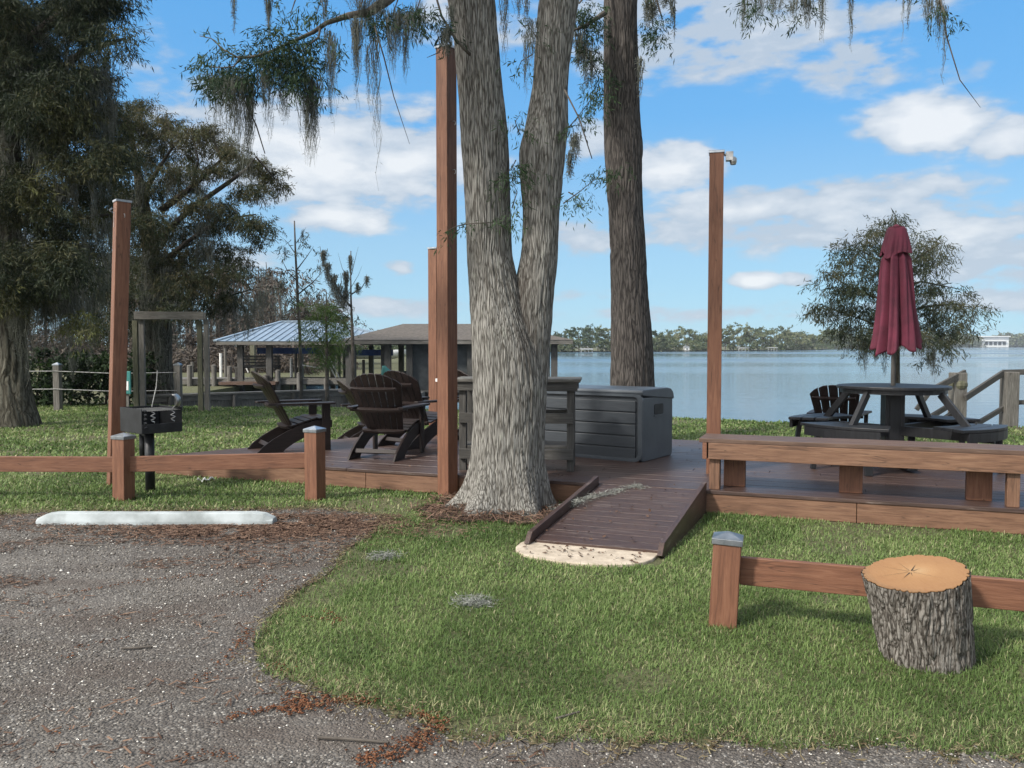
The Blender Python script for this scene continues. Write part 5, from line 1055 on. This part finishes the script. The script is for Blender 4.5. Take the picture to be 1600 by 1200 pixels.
# ================================================================ SEAWALL, DOCKS, BOATHOUSES
def V2(p): return Vector((p[0], p[1]))
sw0, sw1 = Vector((-8.9, 20.3, 0)), Vector((-4.45, 23.2, 0)); ang = math.atan2(sw1.y-sw0.y, sw1.x-sw0.x); ln_ = (sw1-sw0).length
t = empty('seawall', sw0, ang, 'weathered grey plank seawall with a flat timber cap beyond the lawn', 'seawall')
b = MB(); nb = int(ln_/.16)
for k in range(nb): b.box((k*ln_/nb+.08, 0, -.33+random.uniform(-.01, .01)), (ln_/nb-.012, .04, 1.05))
b.build('planks', wood('grey', 'z'), t)
b = MB(); b.box((ln_/2, 0, .225), (ln_+.1, .34, .05)); b.box((ln_/2, -.06, .13), (ln_+.05, .05, .14)); b.build('cap_beam', wood('grey', 'x'), t, bevel=.005)
for k in range(4): b = MB(); b.tube([(.5+k*1.55, -.12, -1.2), (.5+k*1.55, -.12, .19)], .07, 10); b.build('piling', wood('darkgrey', 'z'), t)

d0 = 30.0; xl = Q(265, 590, d0).x; xr = Q(600, 590, d0).x
t = empty('dock', ((xl+xr)/2, d0, 0), 0, 'grey timber dock walkway crossing the basin under the boathouse', 'dock'); hw = (xr-xl)/2
b = MB()
for k in range(int(2*hw/.15)): b.box((-hw+.075+k*.15, .6, .24), (.142, 1.4, .04))
b.build('dock_boards', wood('grey', 'y'), t)
b = MB(); b.box((0, -.1, .14), (2*hw, .05, .16)); b.build('edge_beam', wood('grey', 'x'), t)
for px_ in (300, 338, 362, 418, 437, 470, 512, 560, 590): b = MB(); x = Q(px_, 590, d0).x-t.location.x; hh = random.uniform(.25, .85); b.tube([(x, -.22, -1.3), (x, -.22, hh)], .09, 10); b.tube([(x, -.22, hh), (x, -.22, hh+.03)], [.10, .03], 10); b.build('piling', wood('grey', 'z'), t)
b = MB(); xq = Q(396, 590, d0).x-t.location.x; b.box((xq, -.5, .12), (2.0, .5, .10)); b.build('lower_landing', wood('bench', 'x'), t)
# dock bench
p = Q(398, 575, d0); t = empty('dock_bench', (p.x, d0+.3, .26), rad(0), 'dark slatted bench standing on the dock under the metal roof', 'bench')
b = MB()
for k in range(4): b.box((0, .22, .46+k*.11), (1.6, .03, .08))
b.build('backrest', wood('darkgrey', 'x'), t); b = MB(); b.box((0, 0, .40), (1.6, .42, .05)); b.build('seat', wood('darkgrey', 'x'), t)
for sx in (-1, 1): b = MB(); b.box((sx*.72, .2, .4), (.07, .07, .8)); b.box((sx*.72, -.17, .2), (.07, .07, .4)); b.build('leg', wood('darkgrey', 'z'), t)

def hip_roof(b, x0, x1, y0, y1, ze, zr, rl, rr, th=.10):
    """eave rectangle at ze, ridge from rl to rr at zr"""
    ym = (y0+y1)/2; A = [(x0, y0, ze), (x1, y0, ze), (x1, y1, ze), (x0, y1, ze), (rl, ym, zr), (rr, ym, zr)]
    b.add(A, [(0,1,5,4),(1,2,5),(2,3,4,5),(3,0,4),(3,2,1,0)])
def boathouse(name, label, pxl, pxr, y_e, y_r, Yf, depth, rl, rr, roofm, cols, ribs=False):
    x0 = Q(pxl, y_e, Yf).x; x1 = Q(pxr, y_e, Yf).x; ze = Q(pxl, y_e, Yf).z; xc = (x0+x1)/2; ym = Yf+depth/2; zr = Q(700, y_r, ym).z; r0 = Q(rl, y_r, ym).x; r1 = Q(rr, y_r, ym).x
    t = empty(name, (xc, ym, WZ), 0, label, 'boathouse', 'boathouses over the basin'); o = t.location
    b = MB(); hip_roof(b, x0-xc, x1-xc, -depth/2, depth/2, ze-WZ, zr-WZ, r0-xc, r1-xc); rf = b.build('roof', roofm, t)
    if ribs:   # standing seams on the front slope and hips
        b = MB(); k = 0
        for i in range(26):
            f = (i+.5)/26; xe = x0+(x1-x0)*f; 
            if xe < r0: g = (xe-x0)/(r0-x0)
            elif xe > r1: g = (x1-xe)/(x1-r1)
            else: g = 1
            a = Vector((xe-xc, -depth/2, ze-WZ+.015)); c = Vector((xe-xc, -depth/2+depth/2*g, ze-WZ+(zr-ze)*g+.015)); b.bar(a, c, .03, .03)
        for (ea, ec) in (((x0-xc, -depth/2), r0-xc), ((x1-xc, -depth/2), r1-xc)): b.bar((ea[0], ea[1], ze-WZ+.02), (ec, 0, zr-WZ+.02), .16, .05)
        b.bar((r0-xc, 0, zr-WZ+.03), (r1-xc, 0, zr-WZ+.03), .2, .05); b.build('standing_seams', roofm, rf)
    b = MB(); dd = .12
    b.box((0, -depth/2+.04, ze-WZ-.07), (x1-x0-.06, .05, dd)); b.box((0, depth/2-.04, ze-WZ-.07), (x1-x0-.06, .05, dd)); b.box((x0-xc+.04, 0, ze-WZ-.07), (.05, depth-.14, dd)); b.box((x1-xc-.04, 0, ze-WZ-.07), (.05, depth-.14, dd)); b.build('eave_board', wood('grey', 'x'), t)
    for (cx, back) in cols:
        Yc = Yf+depth-.5 if back else Yf+.45; X = Q(cx, 560, Yc).x; b = MB(); b.box((X-xc, Yc-ym, (ze-WZ-.14)/2-.4), (.20, .20, ze-WZ-.14+.8)); b.build('column', wood('greygreen' if back else 'darkgrey', 'z'), t)
    return t, xc, ym, ze
t, xc, ym, ze = boathouse('metal_roof_boathouse', 'open boathouse with a pale blue grey standing seam metal roof', 336, 640, 533, 503, 29.5, 8.0, 440, 510, M['metalroof'], [(376,0),(421,0),(545,0),(600,0),(395,1),(470,1),(520,1),(580,1)], True)
b = MB(); b.box((Q(450, 545, 31).x-xc, 31-ym, ze-WZ-.35), (2.2, .3, .22)); b.box((Q(580, 548, 31).x-xc, 31-ym, ze-WZ-.42), (1.6, .3, .22)); b.build('blue_boat_cover', M['blue'], t)
b = MB()
for (xa, ya, xb, yb) in ((368,536,388,582),(372,536,384,575),(500,545,525,590),(508,545,530,590),(470,570,500,575)): b.bar(Q(xa, ya, 31)-Vector((xc, ym, WZ)), Q(xb, yb, 31)-Vector((xc, ym, WZ)), .045, .045)
b.build('lift_braces', M['white'], t)
b = MB(); b.box((0, .5, .62), (6.2, 5.0, .06)); b.build('inner_platform', wood('darkgrey', 'x'), t)
for x in (300, 345, 352, 455, 462, 530, 538, 568): b = MB(); q = Q(x, 560, 34); hh = random.uniform(1.2, 2.0); b.tube([(q.x-xc, 34-ym, -.5), (q.x-xc, 34-ym, hh)], .06, 8); b.build('mooring_pole', M['white'] if x % 2 else wood('grey', 'z'), t)
t, xc, ym, ze = boathouse('shingle_boathouse', 'open boathouse with a brown shingle roof and a dark screened end', 530, 897, 531, 506, 26.0, 6.5, 630, 775, M['shingle'], [(551,0),(606,0),(866,0),(627,1),(640,0),(735,0),(800,1)])
x0 = Q(639, 560, 26.5).x-xc; x1 = Q(862, 560, 26.5).x-xc
b = MB(); b.box(((x0+x1)/2, -2.72, 1.30), (x1-x0-.1, .03, 2.0)); b.build('screen_panel', M['screen'], t)
b = MB(); 
for z in (.30, 2.22): b.box(((x0+x1)/2, -2.76, z), (x1-x0, .06, .08))
b.build('screen_frame', wood('grey', 'x'), t)
b = MB(); b.box(((x0+x1)/2, -.2, .62), (x1-x0+1.2, 5.6, .06)); b.build('inner_deck', wood('grey', 'x'), t)
# white boat on far bank, jon boat in the basin, teal kayak
def boat(name, loc, rz, L_, Wd, Hh, label, hull, trim):
    t = empty(name, loc, rz, label, 'boat'); secs = 9; vs = []; fs = []
    for i in range(secs):
        f = i/(secs-1); x = -L_/2+L_*f; w = Wd/2*(1-max(0, (f-.55)/.45)**2.2); w = max(w, .02); r = .12*max(0, f-.6)*L_*.5; kz = max(0, (f-.7)/.3)**2*Hh*.6
        vs += [(x, -w, Hh+r*.3), (x, -w*.85, Hh*.35+kz), (x, 0, kz), (x, w*.85, Hh*.35+kz), (x, w, Hh+r*.3)]
    for i in range(secs-1):
        for k in range(4): a = i*5+k; fs.append((a, a+1, a+6, a+5))
    fs.append((0, 1, 2, 3, 4)); b = MB(); b.add(vs, fs); o = b.build('hull', hull, t, smooth=True); o.modifiers.new('s', 'SOLIDIFY').thickness = .03
    b = MB()
    for i in range(3): b.box((-L_*.3+i*L_*.28, 0, Hh*.75), (.22, Wd*.78*(1-.12*i), .03))
    b.build('thwart', trim, t); b = MB(); b.box((-L_/2-.1, 0, Hh*.95), (.22, .25, .45)); b.box((-L_/2-.12, 0, Hh*.3), (.08, .1, .6)); b.build('outboard', M['black'], t); return t
q = Q(512, 605, 24.6); boat('jon_boat', (q.x, 25.2, WZ-.05), rad(8), 3.4, 1.3, .48, 'pale open boat floating in the basin behind the seawall', M['foamgrey'], M['steel'])
q = Q(594, 556, 75); boat('white_boat', (q.x, 75, .25), rad(3), 5.0, 2.0, .8, 'white motorboat parked on the far grassy bank', M['white'], M['steel'])
t = empty('teal_tarp', (Q(617, 575, 24).x, 24.0, .1), 0, 'teal kayak leaning on end beside the screened boathouse', 'tarp'); vs = []; fs = []  # a draped teal tarp, modelled as a hull stood on end
for i in range(11):
    f = i/10; z = .05+.72*f; w = .20*math.sin(math.pi*min(max(f, .04), .96))**.7; ox = -.20*f
    for k in range(8): a = 2*math.pi*k/8; vs.append((ox*1.6+w*math.cos(a), .5*w*math.sin(a), z))
for i in range(10):
    for k in range(8): a = i*8+k; c_ = i*8+(k+1) % 8; fs.append((a, c_, c_+8, a+8))
fs += [tuple(range(7, -1, -1)), tuple(range(80, 88))]; MB().add(vs, fs).build('hull', M['teal'], t, smooth=True); b = MB(); b.lathe([(.10, 0), (.11, .02)], 14, (-.10, -.10, .42)); b.build('black_ring', M['black'], t)
b = MB(); b.box((0, 0, .0), (1.6, 1.2, .2)); tag(b.build('landing', wood('grey', 'x'), None, (Q(617, 575, 24).x, 24.0, .0)), 'small grey timber landing under the teal kayak', 'landing')
t.location.z = .10

# lake stairs rail (right)
def stair_rail():
    Y = 14.6; o = Q(1535, 660, Y); t = empty('stair_railing', (o.x, Y, 0), 0, 'weathered grey handrail and posts of stairs going down to the lake', 'stair railing'); oo = Vector((o.x, Y, 0))
    def at(x, y, Y_=Y): return Q(x, y, Y_)-oo
    for (x, yt, w, Y_) in ((1497, 582, .22, 14.4), (1578, 581, .23, 14.9), (1640, 581, .22, 14.9)):
        top = at(x, yt, Y_); b = MB(); b.box((top.x, top.y, (top.z-.3)/2), (w, w, top.z+.3-.004)); b.build('post', wood('grey', 'z'), t, bevel=.012)
    top = at(1497, 607, 14.4); b = MB(); b.lathe([(.13, 0), (.15, .05), (.145, .10), (.12, .14)], 14, (top.x, top.y, top.z)); b.build('moss_cuff', wood('greygreen', 'z'), t)
    for pts, wd_ in (([(1452,612,14.0),(1508,582,14.4)],.10),([(1508,622,14.2),(1567,583,14.9)],.10),([(1567,582,14.9),(1660,580,14.9)],.10),([(1440,660,14.0),(1486,632,14.4)],.08),([(1455,668,14.0),(1487,646,14.4)],.07),([(1510,672,14.4),(1567,638,14.9)],.08),([(1567,629,14.9),(1660,628,14.9)],.08),([(1432,640,14.0),(1452,613,14.0)],.07)):
        b = MB(); b.bar(at(*pts[0]), at(*pts[1]), .05, wd_); b.build('handrail', wood('darkgrey', 'x'), t)
    b = MB()
    for k in range(6): b.box((-.6-k*.28, .4, -.1-k*.12), (.3, 1.2, .04))
    b.build('stair_tread', wood('grey', 'y'), t)
stair_rail()

# ================================================================ FAR BANKS AND FAR SHORE
poly_obj('far_bank', [(-60, 52), (-17, 50), (-15, 44), (-8, 42), (-7, 52), (-4, 60), (2, 95), (0, 130), (-90, 140), (-90, 60)], -.15, M['soil'])
b = MB(); b.add([(-15, 44, -.15), (-8, 42, -.15), (-8, 41.8, -1), (-15, 43.8, -1)], [(0, 1, 2, 3)]); 
shore_px = [(300,200),(560,215),(700,240),(870,262),(960,275),(1060,300),(1200,345),(1270,400),(1300,560),(1400,760),(1500,950),(1600,1050),(1800,1200)]
fs_pts = [(((x-800)/FPX)*d, d) for x, d in shore_px]
poly_obj('far_shore', fs_pts+[(2500, 3400), (-1400, 3400), (-600, 200)], -.35, M['soil'])
rng = np.random.default_rng(101); cl = []; bt = MB()
def shore_d(x): return float(np.interp(x, [s[0] for s in shore_px], [s[1] for s in shore_px]))
x = 560.0; top = lambda x: float(np.interp(x, [560, 860, 900, 930, 950, 1000, 1030, 1070, 1090, 1130, 1200, 1240, 1262, 1290, 1330, 1420, 1500, 1530, 1570, 1590, 1640], [522, 524, 512, 505, 512, 515, 522, 511, 520, 511, 510, 514, 522, 512, 524, 522, 522, 528, 524, 522, 522]))
while x < 1680:
    d = shore_d(x); px = d/FPX; h = (shore_base := (CAM_H+.35)/d*FPX+540)-top(x); h *= px; h *= rng.uniform(.82, 1.08); X = (x-800)*px; dd = d+rng.uniform(4, 26); w = h*rng.uniform(.30, .50); tm = rng.choice([.15, .3, .45, .6, .7]) if x < 1060 else rng.choice([.35, .5, .65, .8])
    if x < 1060 and rng.random() < .35: tm = .12
    sc = dd/d; ct = (X*sc, dd); pine = rng.random() < .18
    nseg = 4
    for k in range(7 if not pine else 5):
        zf = rng.uniform(.25, .95) if not pine else rng.uniform(.55, .98); rr = w*(1-.45*zf)*rng.uniform(.5, 1)
        cl.append(((ct[0]+rng.normal()*w*.4, ct[1]+rng.normal()*w*.3, h*zf-.2), (rr, rr, rr*.62), 120, tm+rng.normal()*.08))
    bt.tube([(ct[0], ct[1], -.5), (ct[0]+rng.normal()*.3, ct[1], h*.8)], [.012*h+.1, .06], 5)
    # low shoreline bushes
    for k in range(4): cl.append(((X+rng.normal()*w*.7, d+rng.uniform(1, 8), rng.uniform(.3, .35*h)), (w*.6, w*.4, 1.6), 90, rng.uniform(.1, .7)))
    x += max(4.0, w/px*rng.uniform(.35, .8))
V = []; T = []
for c in cl:
    v, tt = foliage([c], rng, max(.5, c[0][1]*.0017), max(.38, c[0][1]*.0014), .1); V.append(v); T.append(tt)
V = np.concatenate(V); T = np.concatenate(T)
fw = empty('far_woodland', (0, 300, -.35), 0, 'distant belt of green trees along the far lake shore', 'woodland'); fw['kind'] = 'stuff'
o = leaf_obj('tree_crowns', V, T, M['leaf_shore'], fw, (0, 300, -.35)); bt2 = bt.build('tree_trunks', M['twig'], fw); bt2.location = (0, -300, .35)
# grey brown wood behind the boathouses (bare cypress hung with moss)
cl = []; ms = []; b = MB(); rng = np.random.default_rng(5)
for k in range(62):
    x = rng.uniform(150, 520) if k > 12 else rng.uniform(-250, 150); d = rng.uniform(54, 78); px = d/FPX; tp = np.interp(x, [150, 330, 380, 420, 470, 520], [380, 390, 400, 405, 430, 480])+rng.uniform(0, 30); X = (x-800)*px; h = (540-tp)*px+1.45
    b.tube([(X, d, -.4), (X+rng.normal()*.2, d, h*.5), (X+rng.normal()*.5, d, h)], [.16, .11, .03], 6)
    for j in range(9):
        z = h*rng.uniform(.25, 1.0); r = h*.16*rng.uniform(.6, 1.3); cl.append(((X+rng.normal()*.9, d+rng.normal()*.6, z), (r, r, r*.7), 55, rng.uniform(.1, .8)))
        ms.append(((X+rng.normal()*.9, d, z), h*.28, 9, .35))
for k in range(420):
    x = rng.uniform(-250, 482); d = rng.uniform(50.6, 57) if k % 3 else rng.uniform(57, 75); cl.append((((x-800)*d/FPX, d, rng.uniform(-.1, 2.6)), (1.3, .7, .9), 90, rng.uniform(0, .6)))
for k in range(260):
    x = rng.uniform(200, 474); d = rng.uniform(44.6, 50.5); cl.append((((x-800)*d/FPX, d, rng.uniform(-.2, .9)), (.9, .6, .5), 60, rng.uniform(0, .6)))
V, T = foliage(cl, rng, .40, .09, .6); V2_, T2 = moss(ms, rng, .05, 5)
fw = empty('bare_woodland', (-20, 65, 0), 0, 'grey brown leafless wood hung with moss behind the boathouses', 'woodland'); fw['kind'] = 'stuff'
leaf_obj('bare_twigs', V, T, M['leaf_brown'], fw, (-20, 65, 0)); leaf_obj('hanging_moss', V2_, T2, M['moss'], fw, (-20, 65, 0)); o = b.build('tree_trunks', M['twig'], fw); o.location = (20, -65, 0)
# mid-distance dark green trees behind the far bank
for i, (x, w, tp, d, lab) in enumerate(((610, 40, 538, 120, 'low dark green tree on the far bank behind the screened boathouse'), (560, 34, 542, 110, 'rounded dark tree on the far bank left of the brown roof'), (660, 44, 536, 125, 'broad dark tree on the far bank, mostly behind the brown roof'))):
    px = d/FPX; X = (x-800)*px; rng = np.random.default_rng(200+i); cl = [((X+rng.normal()*w*px*.4, d+rng.normal(), rng.uniform(.6, 1.8)), (w*px*.35, 1.5, .8), 120, .2) for _ in range(9)]
    t = empty('bank_tree', (X, d, 0), 0, lab, 'tree'); V, T = foliage(cl, rng, .5, .2, .2); leaf_obj('crown', V, T, M['leaf_shore'], t, (X, d, 0)); MB().tube([(0, 0, -.3), (0, 0, 1.2)], [.25, .15], 8).build('trunk', M['twig'], t)

# far buildings and docks
def far_box(name, label, x, d, w, h, parts, cat):
    px = d/FPX; X = (x-800)*px; t = empty(name, (X, d, -.35), 0, label, cat); return t, px
d = 980; t, px = far_box('lake_house', 'large white flat roofed lake house on the far right shore', 1555, d, 0, 0, None, 'house'); k = px
b = MB(); b.box((0, 6, 8*k), (42*k, 10, 16*k)); b.build('wall', M['white'], t)
b = MB(); b.box((-1*k, 5, 16.6*k), (46*k, 13, 1.4*k)); b.build('roof', M['white'], t)
for i in range(5): b = MB(); b.box((-14*k+i*7*k, .9, 5.5*k), (4.6*k, .3, 5.2*k)); b.build('window', M['screen'], t)
b = MB(); b.box((-2*k, 0, 9.2*k), (36*k, 3, .7*k)); b.build('balcony', M['foamgrey'], t)
for (x, lab) in ((916, 'low white boathouse roof at the far shore left of the tall trunk'), (1160, 'white boathouse at the far shore right of the slim post'), (1205, 'pale dock roof at the far shore between post and lakeside tree')):
    d = shore_d(x)-4; t, px = far_box('shore_boathouse', lab, x, d, 0, 0, None, 'boathouse'); t['group'] = 'small boathouses on the far shore'
    w = {916: 19, 1160: 17, 1205: 15}[x]*px; hh = 3.6*px
    MB().box((0, 0, hh), (w, 4, .35)).build('roof', M['foamgrey'], t); b = MB()
    for s in (-1, -.33, .33, 1): b.box((s*w*.45, -1.5, hh/2-.3), (.2, .2, hh-.2+.6))
    b.build('columns', M['foamgrey'], t)
t, px = far_box('shore_cottage', 'tiny white cottage among the far trees right of the tall trunk', 1072, shore_d(1072)+1, 0, 0, None, 'house'); MB().box((0, 0, 2.9*px), (7*px, 3, 5.4*px)).build('wall', M['white'], t)
b = MB(); b.prism([(-4.2*px, -1.8, 5.7*px), (4.2*px, -1.8, 5.7*px), (0, -1.8, 7.6*px)], (0, 3.6, 0)); b.build('roof', M['foamgrey'], t); MB().box((0, -1.55, 2.2*px), (2*px, .1, 2*px)).build('window', M['screen'], t)

# ================================================================ LITTER: moss tufts, leaves, sticks
def tuft(name, x, y, r, n, z, label, line=None):
    rng = np.random.default_rng(int(x+y)); p = P(x, y, z); X = []; 
    C = np.array(p)+rng.normal(size=(n, 3))*np.array([r, r*.8, .010])+np.array([0, 0, .018]); 
    if line:
        k = rng.random(n)[:, None]; q = np.array([P(a, c, zz) for a, c, zz in line]); seg = k[:, 0]*(len(line)-1); i = np.minimum(seg.astype(int), len(line)-2); f = (seg-i)[:, None]; C = q[i]*(1-f)+q[i+1]*f+rng.normal(size=(n, 3))*np.array([r, r, .008])+np.array([0, 0, .018])
    D = rng.normal(size=(n, 3)); D[:, 2] *= .35; V = leaf_verts(C, D, .045, .0035, rng); V[:, :, 2] = np.maximum(V[:, :, 2], z*.0+.006); t = np.clip(rng.normal(.55, .25, n), 0, 1); o = leaf_obj(name, V, t, M['moss_pale']); tag(o, label, 'moss'); return o
tuft('moss_tuft', 742, 945, .055, 700, 0, 'loose grey moss tuft lying on the open lawn')
tuft('moss_tuft', 600, 873, .045, 650, 0, 'flattened grey moss patch on the lawn near the gravel')
tuft('moss_tuft', 890, 790, .028, 1500, 0, 'string of grey moss trailing across the ramp', [(868,800,.07),(900,788,.15),(925,778,.155),(960,772,.165),(990,762,.18),(1005,765,.18)])
rng = np.random.default_rng(8); X = []; Y = []; Z = []
u_ = rng.uniform(-4.5, 4.8, 170); v_ = rng.uniform(.05, 3.6, 170); pts = [UV(a, c) for a, c in zip(u_, v_)]; X += [p.x for p in pts]; Y += [p.y for p in pts]; Z += [DZ+.006]*170
for _ in range(60): a = rng.uniform(-1.0, -.15); c = rng.uniform(-1.6, -.05); p = UV(a, c); X.append(p.x); Y.append(p.y); Z.append(DZ+.008+(DZ-.045)*c/1.62)
for _ in range(70): a = rng.uniform(-1.05, -.15); c = rng.uniform(-2.0, -1.65); p = UV(a, c); X.append(p.x); Y.append(p.y); Z.append(.026)
C = np.c_[X, Y, Z]; D = rng.normal(size=(len(C), 3)); D[:, 2] = np.abs(D[:, 2])*.12; V = leaf_verts(C, D, .030, .018, rng); V[:, :, 2] = np.maximum(V[:, :, 2], C[:, None, 2]); 
tag(leaf_obj('fallen_leaves', V, rng.random(len(V))*.6, M['needles']), 'small brown fallen leaves scattered over deck, ramp and pad', 'leaves', kind='stuff')
def twig(pts, r, label):
    b = MB(); b.tube([P(x, y, .014) for x, y in pts], [r, r, r*.8, r*.5][:len(pts)], 6); tag(b.build('fallen_twig', M['needles'] if False else M['twig']), label, 'twig')
twig([(497,1152),(550,1155),(607,1160)], .006, 'straight brown twig on the gravel near the bottom chip trail')
twig([(190,1013),(215,1012),(238,1010)], .006, 'short dark twig on the gravel left of centre')
twig([(92,848),(125,851),(160,852)], .005, 'pale thin twig on the gravel below the wheel stop')
twig([(868,1123),(885,1118),(905,1112)], .005, 'thin grey twig lying in the lower lawn')

# ================================================================ AIR
hb = MB(); hb.box((350, 620, 10.75), (2300, 1400, 26.5)); o = hb.build('haze', None)
hm = bpy.data.materials.new('thin_haze'); hm.use_nodes = True; ht = hm.node_tree; 
for n_ in list(ht.nodes): ht.nodes.remove(n_)
ho = nd(ht, 'ShaderNodeOutputMaterial'); pv = nd(ht, 'ShaderNodeVolumePrincipled'); pv.inputs['Density'].default_value = .0002; pv.inputs['Color'].default_value = (.80, .88, 1, 1); ht.links.new(pv.outputs[0], ho.inputs['Volume']); o.data.materials.append(hm); tag(o, 'thin pale haze hanging over the lake', 'haze', kind='stuff')
